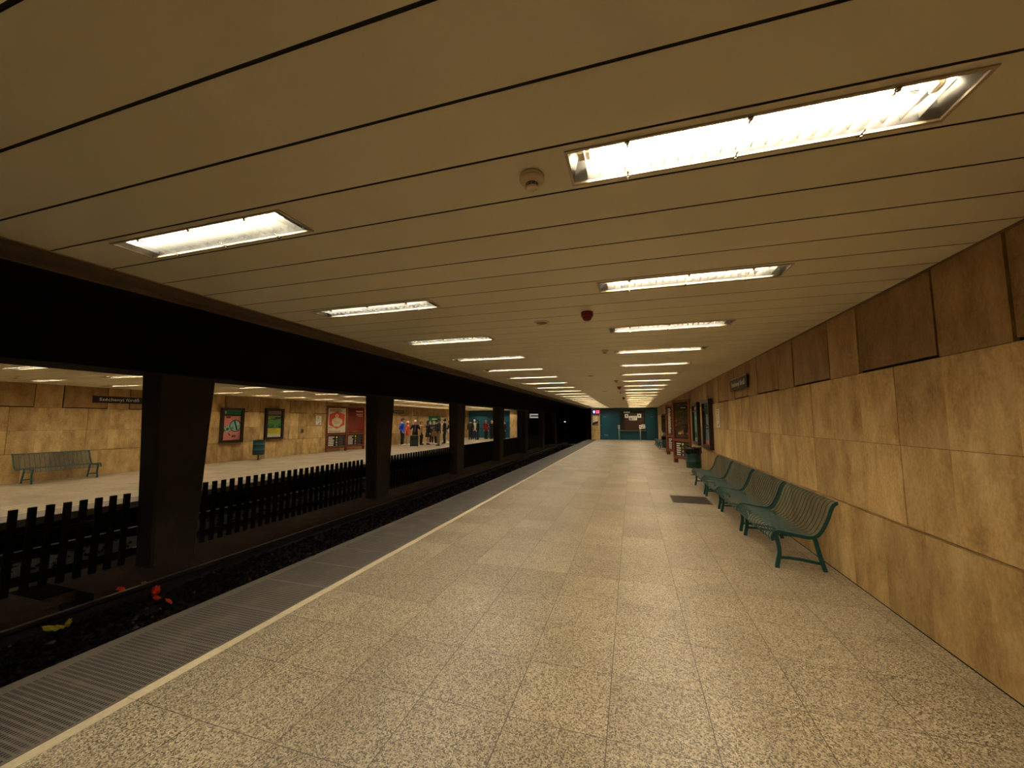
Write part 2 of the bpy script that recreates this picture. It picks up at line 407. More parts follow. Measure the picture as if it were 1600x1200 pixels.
struct(MB('void_black').box(-3.9, XW+.3, Y0-.2, Y1+.2, ZC+.16, ZC+.3), 'ceiling_slab', 'unseen dark slab above the near ceiling planks', 'ceiling')  # unseen slab added over the planks to block light leaks
struct(MB('fascia').box(-3.93, -3.708, Y0, Y1, ZC-.035, ZC-.015).box(-3.93, -3.90, Y0, Y1, ZC-.075, ZC+.25).box(-3.735, -3.708, Y0, Y1, ZC-.015, ZC+.03), 'trim_4', 'dark brown fascia along the track side of the near ceiling', 'trim')
struct(MB('fascia_trim').box(-3.708, -3.699, Y0, Y1, ZC-.006, ZC+.02), 'trim_5', 'thin pale bead where the ceiling meets the fascia', 'trim')
struct(MB('wall_trim').box(XW-.012, XW+.02, Y0, Y1, ZC-.012, ZC+.0), 'trim_6', 'thin metal angle where ceiling meets the near wall', 'trim')
FPIT = 1.51/5
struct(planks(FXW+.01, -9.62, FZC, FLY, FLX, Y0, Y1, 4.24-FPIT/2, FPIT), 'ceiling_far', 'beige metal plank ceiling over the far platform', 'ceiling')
struct(MB('void_black').box(FXW-.3, -9.4, Y0-.2, Y1+.2, FZC+.16, FZC+.3), 'ceiling_slab_far', 'unseen dark slab above the far ceiling planks', 'ceiling')  # same unseen light-blocking slab, added over the far planks
struct(MB('fascia').box(-9.62, -9.45, Y0, Y1, FZC-.05, FZC-.02).box(-9.45, -9.42, Y0, Y1, FZC-.07, FZC+.25), 'trim_7', 'dark fascia along the track side of the far ceiling', 'trim')

# ------------------------------------------------------------------ travertine walls
def slab_wall(name, xf, sgn, y0, y1, rows, zc, rec0, per, recw, jy, label):
    """xf: face plane, sgn: +1 the wall body lies at larger x. rows: z of groove, seam, top seam."""
    mb = MB('joint_black').box(min(xf+sgn*.03, xf+sgn*.25), max(xf+sgn*.03, xf+sgn*.25), y0, y1, -.1, zc+.2)
    mb.mat('travertine')
    def slab(a, b, z0, z1, d=0.0):
        if b <= y0 or a >= y1: return
        a, b = max(a, y0), min(b, y1); x0, x1 = xf+sgn*d, xf+sgn*.035
        mb.box(min(x0, x1), max(x0, x1), a, b, z0, z1)
    zg, zs, zt = rows; tw = per/3
    k = math.floor((y0-jy)/per)-1
    while jy+per*k < y1:
        s = jy+per*k
        for i in range(3):
            a = s+i*tw+(.0065 if i == 0 else .0006); b = s+(i+1)*tw-(.0065 if i == 2 else .0006)
            slab(a, b, zg+.008, zs-.0005, .001); slab(a, b, zs-.0005, zt-.003)
            slab(s+i*tw+.0006-.2, s+(i+1)*tw-.0006-.2, 0, zg-.012)
        slab(s, s+per, zg-.007, zg+.0, .010)
        mb.mat('mortar'); slab(s, s+per, zs-.0022, zs+.0012, -.0004); mb.mat('travertine')
        k += 1
    k = math.floor((y0-rec0)/per)-1
    while rec0+per*k < y1:
        s = rec0+per*k
        mb.mat('travertine_shaded' if sgn > 0 else 'travertine_mid'); slab(s+.032, s+recw-.018, zt+.022, zc+.05, .006)
        slab(s+recw, s+per-.0, zt+.002, zc+.05); mb.mat('travertine')
        k += 1
    return struct(mb, name, label, 'wall')
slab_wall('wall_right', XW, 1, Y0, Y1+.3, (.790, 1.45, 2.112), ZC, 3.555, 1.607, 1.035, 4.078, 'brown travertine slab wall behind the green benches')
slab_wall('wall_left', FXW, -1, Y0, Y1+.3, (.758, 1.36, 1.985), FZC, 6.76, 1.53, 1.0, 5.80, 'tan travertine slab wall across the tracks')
struct(MB('joint_black').box(XW-.006, XW+.02, Y0, Y1, 0, .006), 'baseboard_right', 'dark joint between floor and near wall', 'joint')
struct(MB('travertine').box(XWH1-1.1, XW+.3, Y0-.2, Y0, -.7, ZC+.3).box(FXW-.3, FXE, Y0-.2, Y0, -.7, ZC+.3), 'wall_back', 'added unseen wall closing off the platform behind the viewpoint', 'wall')  # wall added to enclose the lit space; the platform really runs on

# ------------------------------------------------------------------ tunnel, track bed
ZR = -.33
struct(MB('tunnel_black').box(-9.42, -3.9, Y0-.2, 62, 2.98, 3.2), 'ceiling_tunnel', 'black concrete slab over the tracks', 'ceiling')
struct(MB('tunnel_black').box(-3.85, -3.4, Y1+.9, 62, -.8, 3.0).box(-9.9, -9.45, Y1+.9, 62, -.8, 3.0).box(-9.9, -3.4, 62, 62.3, -.8, 3.2), 'wall_tunnel', 'black tunnel walls beyond the end of the platforms', 'wall')
struct(MB('tunnel_black').box(-9.42, -3.9, Y0-.2, Y0, -.8, 3.0), 'wall_tunnel_back', 'added unseen black end closing off the tunnel behind the viewpoint', 'wall')  # end cap added out of view; the tunnel really continues
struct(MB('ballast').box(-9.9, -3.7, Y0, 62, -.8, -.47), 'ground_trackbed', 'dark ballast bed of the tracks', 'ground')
mb = MB('track_concrete')
HY0, HY1 = 2.80, 3.09
mb.box(-7.15, -6.35, Y0, 62, -.6, -.36).box(-6.35, -6.02, Y0, HY0, -.6, -.36).box(-6.35, -6.02, HY1, 62, -.6, -.36)
struct(mb, 'path', 'dusty brown concrete strip under the columns between the tracks', 'strip')
# a black hatch lid lying in the strip
mb = MB('hatch_black').box(-6.98, -6.36, HY0, HY1, -.359, -.352)
tag(mb.build('hatch_cover'), 'black square cover on the brown strip before the fence', 'cover')
def rail(x, label, grp):
    pr = [(-.065, -.14), (.065, -.14), (.065, -.128), (.010, -.118), (.008, -.045), (.033, -.035), (.033, -.004), (.026, 0), (-.026, 0), (-.033, -.004), (-.033, -.035), (-.008, -.045), (-.010, -.118), (-.065, -.128)]
    mb = MB('rail_steel').prism([(x+a, Y0, ZR+b) for a, b in pr], (0, 60-Y0, 0))
    mb.mat('rail_head').box(x-.024, x+.024, Y0, 60, ZR-.002, ZR+.0015)
    tag(mb.build('rail'), label, 'rail', grp)
rail(-5.70, 'steel rail of the near track on its column side', 'rails'); rail(-4.28, 'steel rail of the near track under the platform edge', 'rails')
rail(-7.48, 'steel rail of the far track just behind the fence', 'rails'); rail(-8.90, 'steel rail of the far track beside the far platform', 'rails')
# ballast stones
mb = MB('stone'); rs = random.Random(11)
def stone(x, y, z, r):
    pts = []
    for p in ((1, 0, 0), (-1, 0, 0), (0, 1, 0), (0, -1, 0), (0, 0, 1), (0, 0, -1)):
        q = Vector(p)+Vector((rs.uniform(-.35, .35), rs.uniform(-.35, .35), rs.uniform(-.3, .3))); pts.append(Vector((x, y, z))+Vector((q.x*r, q.y*r, q.z*r*.75)))
    b = mb.add(pts)
    for t in ((0, 2, 4), (2, 1, 4), (1, 3, 4), (3, 0, 4), (2, 0, 5), (1, 2, 5), (3, 1, 5), (0, 3, 5)): mb.face([b+i for i in t], False)
for n_, xa, xb, lab in ((6200, -5.58, -4.40, 'dark crushed stone ballast between the rails of the near track'), (700, -6.01, -5.83, 'dark crushed stone ballast between near rail and brown strip'), (1100, -8.78, -7.60, 'dark crushed stone ballast of the track behind the fence')):
    mb = MB('stone')
    for _ in range(n_): stone(rs.uniform(xa, xb), 1.2+31*rs.random()**1.7, -.455+rs.uniform(-.01, .03), rs.uniform(.018, .036))
    tag(mb.build('ballast_stones'), lab, 'gravel', kind='stuff')

# ------------------------------------------------------------------ columns and beam
struct(MB('tunnel_black').prism([(-6.98, Y0, 2.30), (-6.22, Y0, 2.30), (-6.05, Y0, 2.98), (-7.15, Y0, 2.98)], (0, 62-Y0, 0)), 'beam', 'black beam carried by the row of columns', 'beam')
CY = [-.78, 4.10, 8.98, 13.86, 18.78, 23.74, 28.75, 33.7]
def column():
    mb = MB('column_paint'); rings = []
    for z, hx, hy in ((-.42, .172, .285), (-.25, .172, .288), (1.2, .178, .345), (2.35, .186, .395)):
        c = .03
        rings.append([(hx-c, -hy, z), (hx, -hy+c, z), (hx, hy-c, z), (hx-c, hy, z), (-hx+c, hy, z), (-hx, hy-c, z), (-hx, -hy+c, z), (-hx+c, -hy, z)])
    return mb.loft(rings, sm=False).mesh('column')
cm = column()
for i, y in enumerate(CY):
    o = bpy.data.objects.new('column', cm); COL.objects.link(o); o.location = (-6.475, y, 0)
    lab = 'dark tapered column behind the viewpoint' if i == 0 else 'dark tapered concrete column between the tracks, %s from the viewpoint' % ORD[i-1]
    tag(o, lab, 'column', 'columns between the tracks', 'structure')

# ------------------------------------------------------------------ picket fence between the columns
pk = MB('fence_black').box(-.032, .032, -.018, .018, 0, .94)
pkm = pk.mesh('picket')
kk = 0
for i in range(len(CY)-1):
    a, b = CY[i]+.335, CY[i+1]-.335
    if i == 0: a = 1.0
    r = empty('picket_fence', (XC, a, -.29), math.pi/2, 'black picket fence bay %s' % ('left of the nearest column' if i == 0 else 'between the %s and %s columns from the viewpoint' % (ORD[i-1], ORD[i])), 'fence', 'fence bays between the columns')
    L = b-a
    for z in (.16, .66): pass
    mbb = MB('fence_black').box(0, L, .018, .05, .13, .19)
    mbb.build('fence_rail', r); MB('fence_black').box(0, L, .018, .05, .60, .66).build('fence_rail', r)
    k0 = math.ceil((a+.04-2.61)/.1465); k1 = math.floor((b-.04-2.61)/.1465)
    for k in range(k0, k1+1):
        o = bpy.data.objects.new('picket', pkm); COL.objects.link(o); o.parent = r
        o.location = (2.61+.1465*k-a, 0, 0)

# ------------------------------------------------------------------ fluorescent ceiling lights
def light_parts(root, tube_mat, detail):
    hx, hy = LHX, LHY
    mb = MB('lamp_frame')                                              # rim flush with the planks
    mb.box(-hx-.006, hx+.006, -hy-.006, -hy+.007, -.006, .004).box(-hx-.006, hx+.006, hy-.007, hy+.006, -.006, .004)
    mb.box(-hx-.006, -hx+.007, -hy+.007, hy-.007, -.006, .004).box(hx-.007, hx+.006, -hy+.007, hy-.007, -.006, .004)
    mb.build('frame', root)
    mb = MB('reflector'); tx, ty, h = hx-.03, hy-.035, .110          # reflector trough
    A = [(-hx, -hy, .004), (hx, -hy, .004), (hx, hy, .004), (-hx, hy, .004)]; B = [(-tx, -ty, h), (tx, -ty, h), (tx, ty, h), (-tx, ty, h)]
    C = [(x*1.004, y*1.03, z) for x, y, z in A]; D = [(x*1.01, y*1.08, h+.006) for x, y, z in B]
    a, b, c, d = mb.add(A), mb.add(B), mb.add(C), mb.add(D)
    for i in range(4):
        j = (i+1) % 4
        mb.face((a+i, b+i, b+j, a+j)); mb.face((c+i, c+j, d+j, d+i)); mb.face((a+i, a+j, c+j, c+i))
    mb.face((b, b+1, b+2, b+3)); mb.face((d+3, d+2, d+1, d))
    mb.build('reflector', root)
    MB(tube_mat).tube([(-.60, -.006, .068), (.60, -.006, .068)], .013, 10).build('tube', root)
    s = MB('cream_plastic')
    for e in (-1, 1): s.box(e*.625-.025, e*.625+.025, -.030, .018, .042, .109)
    s.build('lamp_holder', root)
    if True:
        lv = MB('louver_white')
        n = 23
        for i in range(n):
            x = -.62+1.24*i/(n-1)
            for y0, y1, za, zb in ((.020, hy-.012, .052, .064), (-.032, -hy+.012, .052, .064), (.020, -.032, .046, .046)):
                lv.hexa([(x-.0012, y0, .016), (x+.0012, y0, .016), (x+.0012, y1, .016), (x-.0012, y1, .016), (x-.004, y0, za), (x+.004, y0, za), (x+.004, y1, zb), (x-.004, y1, zb)])
        lv.build('louver', root)
    MB('lamp_pane').box(-hx+.006, hx-.006, -hy+.006, hy-.006, -.0025, .0005).build('cover_pane', root)
    if detail >= 2:
        for x in (-.44, 0, .44):
            for sgn in (-1, 1):
                q = MB('clip_steel'); y = sgn*(hy-.004)
                q.box(x-.011, x+.011, y-.010, y+.010, -.010, -.0055); q.tube([(x, y-sgn*.008, -.007), (x, y-sgn*.026, -.009), (x, y-sgn*.034, -.004)], .004, 6); q.tube([(x, y, -.008), (x, y, -.020)], .0065, 8)
                q.build('clip', root)
def light_row(xc, ys, z, tube_mat, side, nback, tmpl):
    for i, y in enumerate(ys):
        det = 2 if i-nback in (0, 1, 2) else (1 if i-nback < 6 and i >= nback else 0)
        key = (tube_mat, det)
        if i < nback: lab = 'recessed fluorescent ceiling light behind the viewpoint'; 
        else: lab = 'lit recessed fluorescent light %s, %s to the viewpoint' % (side, ORD[i-nback]) if i-nback < 3 else 'lit recessed fluorescent light %s, %s from the viewpoint' % (side, ORD[i-nback])
        if key not in tmpl:
            r = empty('ceiling_light', (xc, y, z)); light_parts(r, tube_mat, det); tmpl[key] = (r, kids(r))
        else:
            src, ch = tmpl[key]; r = src.copy(); COL.objects.link(r); r.location = (xc, y, z)
            for c in ch: d = c.copy(); COL.objects.link(d); d.parent = r
        tag(r, lab, 'ceiling light', 'ceiling lights ' + (side if i >= nback else 'behind the viewpoint'))
TM = {}
light_row(LX[0], LY, ZC, 'tube_cool', 'in the near ceiling, track-side row', 1, TM)
light_row(LX[1], LY, ZC, 'tube_warm', 'in the near ceiling, wall-side row', 1, TM)
TF = {}
def far_row(xc, side):
    light_row(xc, FLY, FZC, 'tube_far', side, 4, TF)
_old = ORD
far_row(FLX[0], 'over the far platform, track-side row'); far_row(FLX[1], 'over the far platform, wall-side row')

# ------------------------------------------------------------------ things on the ceilings
def smoke_detector(x, y, z, lab, mesh=[]):
    if not mesh:
        mesh.append([MB('cream_plastic').lathe([(.052, 0), (.056, -.004), (.057, -.016), (.055, -.018)], 28).mesh('base'),
                     MB('cream_plastic').lathe([(.0555, -.0185), (.057, -.022), (.054, -.030), (.045, -.038), (.031, -.043)], 28).mesh('housing'),
                     MB('grille_dark').lathe([(.029, -.043), (.029, -.058)], 24).mesh('grille'),
                     None, MB('cream_plastic').lathe([(.031, -.058), (.031, -.063), (.027, -.067), (.021, -.0675), (.0205, -.066), (.002, -.066)], 24).mesh('cap')])
        rb = MB('cream_plastic')
        for k in range(9):
            a = 2*math.pi*k/9; rb.box(.0285*math.cos(a)-.0012, .0285*math.cos(a)+.0012, .0285*math.sin(a)-.0012, .0285*math.sin(a)+.0012, -.058, -.043)
        rb.lathe([(.0298, -.0497), (.0298, -.0512)], 24)
        mesh[0][3] = rb.mesh('grille_ribs')
    r = empty('smoke_detector', (x, y, z), 0, lab, 'smoke detector', 'smoke detectors on the ceilings')
    for n, me in zip(('base', 'housing', 'grille', 'grille_ribs', 'cap'), mesh[0]): put(me, n, r)
def siren(x, y, z, lab):
    r = empty('fire_siren', (x, y, z), 0, lab, 'siren', 'fire sirens on the ceiling')
    MB('siren_red').lathe([(.062, 0), (.064, -.006), (.062, -.045), (.056, -.052)], 24).build('base', r)
    MB('siren_red').lathe([(.050, -.052), (.048, -.070), (.036, -.088), (.018, -.096), (.004, -.098)], 24).build('dome', r)
def speaker(x, y, z, lab):
    r = empty('ceiling_speaker', (x, y, z), 0, lab, 'speaker', 'round loudspeakers in the ceiling')
    MB('cream_plastic').lathe([(.085, 0), (.092, -.004), (.090, -.012), (.070, -.014), (.066, -.008)], 32).build('ring', r)
    MB('grille_dark').lathe([(.066, -.007), (.064, -.0085), (.05, -.0085)], 32).build('gap', r)
    MB('speaker_grey').lathe([(.055, -.009), (.05, -.016), (.02, -.019)], 32).build('grille', r)
for i, y in enumerate((1.652, 6.32, 11.2, 15.85, 21.0)):
    smoke_detector(-.412+(.03 if i else 0), y, ZC, ('cream smoke detector beside the nearest wall-side light' if i == 0 else 'small cream smoke detector on the near ceiling, %s from the viewpoint' % (ORD[i] if i > 2 else ORD[i]+' one')))
siren(-.415, 4.02, ZC, 'red fire siren on the ceiling beside the second and third wall-side lights')
siren(-.36, 13.3, ZC, 'dark red fire siren far down the ceiling'); siren(-.34, 19.5, ZC, 'tiny red fire siren farthest down the ceiling')
for i, y in enumerate((4.30, 9.85, 15.2, 21.2)):
    speaker(-.96, y, ZC, 'round cream speaker set in the near ceiling, %s' % ORD[i])
smoke_detector(-13.15, 5.0, FZC, 'small dark detector in front of a light over the far bench')
smoke_detector(-13.2, 11.55, FZC, 'small detector on the far ceiling above the two framed posters')

# ------------------------------------------------------------------ station name signs
def name_sign(loc, rz, w, h, lab, size):
    r = empty('station_sign', loc, rz, lab, 'sign', 'station name signs')
    MB('sign_dark').box(-w/2, w/2, -.05, -.03, 0, h).build('board', r, bevel=.002)
    MB('sign_rail').box(-w/2, w/2, -.054, -.0, h, h+.022).build('top_rail', r)
    b = MB('sign_dark')
    for x in (-w*.35, w*.35): b.box(x-.02, x+.02, -.03, .0, h*.3, h*.7)
    b.build('bracket', r)
    put(text_mesh('Széchenyi fürdő', size, 'sign_white', xscale=1.12), 'lettering', r, (0, -.052, h*.5))
name_sign((XW, 8.87, 2.285), -math.pi/2, 1.28, .235, 'dark station name sign on the near wall above the benches', .135)
name_sign((FXW, 8.02, 2.165), math.pi/2, 1.28, .205, 'dark station name sign above the far bench, cut by a column', .13)
name_sign((FXW, 23.3, 2.13), math.pi/2, 1.28, .205, 'small dark station name sign on the far wall near the waiting people', .13)

# ------------------------------------------------------------------ posters and notices
def quad(mb, mat, x0, x1, z0, z1, y): mb.mat(mat).box(x0, x1, y, y+.0006, z0, z1)
def poly(mb, mat, pts, y): mb.mat(mat).prism([(a, y, b) for a, b in pts], (0, .0006, 0))
def circle(cx, cz, rx, rz, n=24): return [(cx+rx*math.cos(2*math.pi*k/n), cz+rz*math.sin(2*math.pi*k/n)) for k in range(n)]
def poster_frame(loc, rz, w, h, lab, art, depth=.11):
    r = empty('framed_poster', loc, rz, lab, 'poster', 'framed posters on the walls')
    fb = MB('frame_brown'); t = .10
    fb.box(-w/2, w/2, -.02, 0, 0, h)
    fb.box(-w/2, w/2, -depth, -.02, 0, t).box(-w/2, w/2, -depth, -.02, h-t, h)
    fb.box(-w/2, -w/2+t, -depth, -.02, t, h-t).box(w/2-t, w/2, -depth, -.02, t, h-t)
    fb.box(-w/2+t, w/2-t, -depth+.03, -.02, h-t-.21, h-t-.16)
    fb.build('frame', r, bevel=.004)
    art(r, -w/2+t, w/2-t, t, h-t-.21, h-t-.16, h-t, -.035)
    MB('glass_pane').box(-w/2+t, w/2-t, -depth+.025, -depth+.029, t, h-t).build('glass', r)
    return r
def lines(mb, mat, x0, x1, z0, dz, n, t, y, rnd=random.Random(5)):
    for i in range(n): quad(mb, mat, x0, x0+(x1-x0)*rnd.uniform(.7, 1), z0-i*dz-t, z0-i*dz, y)
def art_pink(r, x0, x1, z0, z1, h0, h1, y):
    m = MB(); quad(m, 'poster_green', x0, x1, h0, h1, y); quad(m, 'poster_mint', x0+.02, x0+.12, h0+.03, h1-.03, y-.001); quad(m, 'poster_darkgreen', x0+.15, x1-.02, h0+.04, h1-.05, y-.001); m.build('header_panel', r)
    m = MB(); quad(m, 'poster_pink', x0, x1, z0, z1, y); H = z1-z0; Wd = x1-x0
    quad(m, 'poster_red', x0+.16*Wd, x0+.42*Wd, z1-.1, z1-.02, y-.001)
    cx, cz = x0+.70*Wd, z0+.58*H; R = .24
    poly(m, 'ink_black', [(min(a, x1), b) for a, b in circle(cx, cz, R, R)], y-.001); poly(m, 'poster_mint', [(min(a, x1), b) for a, b in circle(cx, cz, R*.88, R*.88)], y-.002)
    poly(m, 'ink_black', [(cx-.07, cz+.2), (cx-.02, cz+.2), (cx+.11, cz-.17), (cx+.05, cz-.18)], y-.003)
    poly(m, 'poster_lime', circle(cx-.12, cz-.09, .05, .06, 10), y-.003); poly(m, 'poster_cream', circle(cx+.10, cz+.08, .04, .06, 10), y-.003)
    poly(m, 'poster_mint', [(x0+.05, z0+.34*H), (x0+.2, z0+.33*H), (x0+.36, z0+.42*H), (x0+.33, z0+.6*H), (x0+.2, z0+.64*H), (x0+.06, z0+.52*H)], y-.0008)
    poly(m, 'poster_darkgreen', circle(x0+.2, z0+.45*H, .06, .06, 9), y-.002)
    for (a, b) in ((.1, .55), (.14, .38), (.27, .57), (.3, .36), (.2, .6)): poly(m, 'ink_black', circle(x0+a, z0+b*H, .018, .025, 7), y-.002)
    poly(m, 'poster_red', circle(x0+.07, z0+.40*H, .03, .07, 8), y-.002)
    poly(m, 'ink_black', [(x0+.24, z0+.24), (x0+.28, z0+.27), (x0+.34, z0+.16), (x0+.29, z0+.17)], y-.001)
    for q in range(3): poly(m, 'ink_black', [(x0+.38+q*.055, z0+.1), (x0+.42+q*.055, z0+.1), (x0+.44+q*.055, z0+.19+.01*(q % 2)), (x0+.40+q*.055, z0+.19)], y-.001)
    m.build('poster', r)
def art_green(r, x0, x1, z0, z1, h0, h1, y):
    m = MB(); quad(m, 'poster_mauve', x0, x1, h0, h1, y); lines(m, 'ink_grey', x0+.05, x1-.1, h1-.05, .045, 2, .02, y-.001); m.build('header_panel', r)
    m = MB(); H = z1-z0; quad(m, 'poster_lime', x0, x1, z0, z1, y); quad(m, 'poster_green', x0, x1, z0+.42*H, z0+.62*H, y-.001)
    poly(m, 'poster_darkgreen', [(x0, z0+.42*H), (x1, z0+.42*H), (x1, z0+.5*H), (x0+.4, z0+.58*H), (x0+.2, z0+.5*H), (x0, z0+.55*H)], y-.0015)
    poly(m, 'poster_darkgreen', [(x0, z1-.02), (x1, z1-.02), (x1, z0+.86*H), (x0+.35, z0+.8*H), (x0, z0+.9*H)], y-.001)
    poly(m, 'poster_teal', circle(x0+.48, z0+.52*H, .11, .1, 16), y-.002); poly(m, 'poster_green', circle(x0+.5, z0+.5*H, .08, .07, 16), y-.003)
    quad(m, 'poster_yellow', x0, x1, z0+.14*H, z0+.40*H, y-.001); quad(m, 'paper_white', x0, x1, z0, z0+.13*H, y-.001)
    quad(m, 'poster_yellow', x0+.04, x0+.38, z1-.12, z1-.09, y-.002); quad(m, 'poster_cream', x0+.03, x1-.04, z1-.05, z1-.03, y-.002)
    lines(m, 'poster_darkgreen', x0+.05, x1-.05, z0+.36*H, .06, 3, .015, y-.002); m.build('poster', r)
def art_blue(r, x0, x1, z0, z1, h0, h1, y):
    m = MB(); quad(m, 'poster_green', x0, x1, h0, h1, y); quad(m, 'ink_black', x0+.2, x1-.05, h0+.06, h1-.06, y-.001); m.build('header_panel', r)
    m = MB(); H = z1-z0; quad(m, 'poster_navy', x0, x1, z0, z1, y); poly(m, 'poster_skyblue', [(x0+.1, z0+.45*H), (x1-.15, z0+.45*H), (x1-.05, z0+.05*H), (x0+.05, z0+.05*H)], y-.001)
    poly(m, 'poster_mint', [(x0+.2, z0+.9*H), (x1-.1, z0+.85*H), (x1-.2, z0+.55*H), (x0+.25, z0+.6*H)], y-.0005)
    quad(m, 'paper_white', x0+.1, x1-.1, z0+.5*H, z0+.52*H, y-.001); quad(m, 'poster_pink', x0+.1, x1-.1, z0+.02*H, z0+.14*H, y-.002); m.build('poster', r)
def art_teal(r, x0, x1, z0, z1, h0, h1, y):
    m = MB(); quad(m, 'poster_red', x0, x1, h0, h1, y); lines(m, 'poster_cream', x0+.05, x1-.1, h1-.05, .045, 2, .02, y-.001); m.build('header_panel', r)
    m = MB(); H = z1-z0; quad(m, 'poster_teal', x0, x1, z0+.3*H, z1, y); quad(m, 'poster_darkgreen', x0, x1, z0, z0+.3*H, y); quad(m, 'paper_white', x0+.05, x1-.05, z0+.02, z0+.12*H, y-.001); quad(m, 'ink_black', x0+.2, x1-.25, z0+.05, z0+.09*H, y-.002)
    quad(m, 'poster_mint', x0+.1, x1-.2, z0+.75*H, z0+.85*H, y-.001); m.build('poster', r)
RW, LW = -math.pi/2, math.pi/2
poster_frame((XW, 12.40, .855), RW, 1.15, 1.405, 'brown framed dark blue poster on the near wall, first beyond the benches', art_blue)
poster_frame((XW, 14.42, .855), RW, 1.15, 1.405, 'brown framed pale green poster on the near wall beside the wooden display', art_teal)
poster_frame((XW, 27.2, .855), RW, 1.15, 1.25, 'far framed poster on the near wall beyond the wooden displays', art_teal)
poster_frame((XW, 29.2, .855), RW, 1.15, 1.25, 'farthest framed poster on the near wall by the teal doors', art_green)
poster_frame((FXW, 11.66, .765), LW, .93, 1.37, 'framed pink poster with a green header on the far wall', art_pink)
poster_frame((FXW, 13.59, .805), LW, .93, 1.36, 'framed green, yellow and white poster on the far wall', art_green)

def notice(loc, rz, w, h, lab, kind='lines'):
    r = empty('paper_notice', loc, rz, lab, 'notice', 'paper notices on the walls')
    MB('paper_white').box(-w/2, w/2, -.004, 0, 0, h).build('sheet', r)
    m = MB()
    if kind == 'lines':
        quad(m, 'ink_black', -w*.2, w*.05, h*.86, h*.93, -.005); quad(m, 'ink_black', -w*.2, w*.05, h*.72, h*.79, -.005)
        lines(m, 'ink_grey', -w*.3, w*.3, h*.66, h*.055, 6, h*.014, -.005)
        poly(m, 'ink_black', [(-w*.05, h*.06), (w*.08, h*.04), (w*.36, h*.26), (w*.3, h*.28), (w*.05, h*.13), (-w*.1, h*.16)], -.005)
    elif kind == 'portrait':
        poly(m, 'ink_black', circle(0, h*.55, w*.2, h*.22, 16), -.005); lines(m, 'ink_grey', -w*.35, w*.35, h*.2, h*.08, 2, h*.03, -.005)
    else:
        quad(m, 'ink_grey', -w*.4, w*.4, h*.68, h*.8, -.005); quad(m, 'ink_black', -w*.4, -w*.1, h*.2, h*.45, -.005); lines(m, 'ink_grey', -w*.05, w*.4, h*.5, h*.13, 3, h*.05, -.005)
    m.build('print', r); return r
notice((XW-.001, 11.17, 1.49), RW, .36, .47, 'white paper notice on the near wall above the last bench')
notice((XW-.001, 30.9, 1.46), RW, .5, .36, 'pale paper on the near wall far down the platform', 'box')
notice((FXW+.001, 16.22, 1.42), LW, .36, .46, 'white paper notice on the far wall left of the wooden displays')
notice((FXW+.001, 30.0, 1.30), LW, .5, .55, 'white sheet on the far wall behind the waiting people', 'box')
notice((FXW+.001, 31.2, 1.40), LW, .4, .6, 'second white sheet on the far wall behind the waiting people', 'box')
r = empty('wall_switch_box', (FXW, 15.2, 1.03), LW, 'small dark switch box on the far wall beside the paper notice', 'switch')
MB('speaker_grey').box(-.07, .07, -.03, 0, 0, .2).build('box', r, bevel=.004); MB('grille_dark').box(-.045, .045, -.036, -.03, .03, .09).box(-.045, .045, -.036, -.03, .11, .17).build('keys', r)
r = empty('network_map', (FXW+.004, 28.5, 1.0), LW, 'green headed map board on the far wall behind the waiting people', 'map board')
MB('poster_darkgreen').box(-.95, .95, -.05, 0, 0, 1.0).build('board', r); m = MB(); quad(m, 'paper_white', -.85, .85, .05, .6, -.051); quad(m, 'sign_white', -.5, .3, .72, .80, -.051); lines(m, 'poster_teal', -.7, .7, .5, .1, 4, .02, -.052); m.build('map_sheet', r)

# ------------------------------------------------------------------ wooden display stands
def kiosk(p0, p1, h, lab, art):
    """p0: left front foot, p1: right front foot as seen from the front."""
    d = Vector((p1[0]-p0[0], p1[1]-p0[1], 0)); w = d.length; rz = math.atan2(d.y, d.x)
    r = empty('display_stand', (p0[0], p0[1], 0), rz, lab, 'display stand', 'wooden display stands')
    P, D = .085, .16
    for x in (P/2, w-P/2): MB('kiosk_wood').box(x-P/2, x+P/2, 0, D, 0, h).build('post', r, bevel=.006)
    MB('kiosk_wood').box(P, w-P, .01, D, h-.10, h-.005).build('top_rail', r, bevel=.004)
    MB('kiosk_wood').box(P, w-P, .01, D, .86, .96).build('middle_rail', r, bevel=.004)
    MB('kiosk_wood').box(P, w-P, .0, D, .17, .265).build('bottom_rail', r, bevel=.004)
    MB('kiosk_dark').box(P, w-P, .07, .12, .96, h-.10).build('back_board', r)
    x0, x1 = P+.025, w-P-.025
    m = MB(); art(m, x0, x1, .985, h-.13, .06); m.build('poster', r)
    m = MB('ink_black').box(x0, x1, .055, .085, .275, .85); rnd = random.Random(2)
    W_ = x1-x0
    for i in range(6):
        z = .78-i*.085
        quad(m, 'sign_white', x0+.05*W_, x0+(.05+rnd.uniform(.24, .34))*W_, z-.045, z, .053)
        quad(m, 'ink_grey', x0+.64*W_, x0+(.64+rnd.uniform(.2, .3))*W_, z-.03, z-.008, .053)
    for i, c in enumerate(('poster_yellow', 'dot_green', 'poster_pink', 'poster_skyblue')):
        poly(m, c, circle(x0+.52*W_, .745-i*.135, .05, .05, 14), .053)
    m.build('lower_panel', r)
    MB('glass_pane').box(x0, x1, .035, .039, .965, h-.105).build('glass', r)
    return r
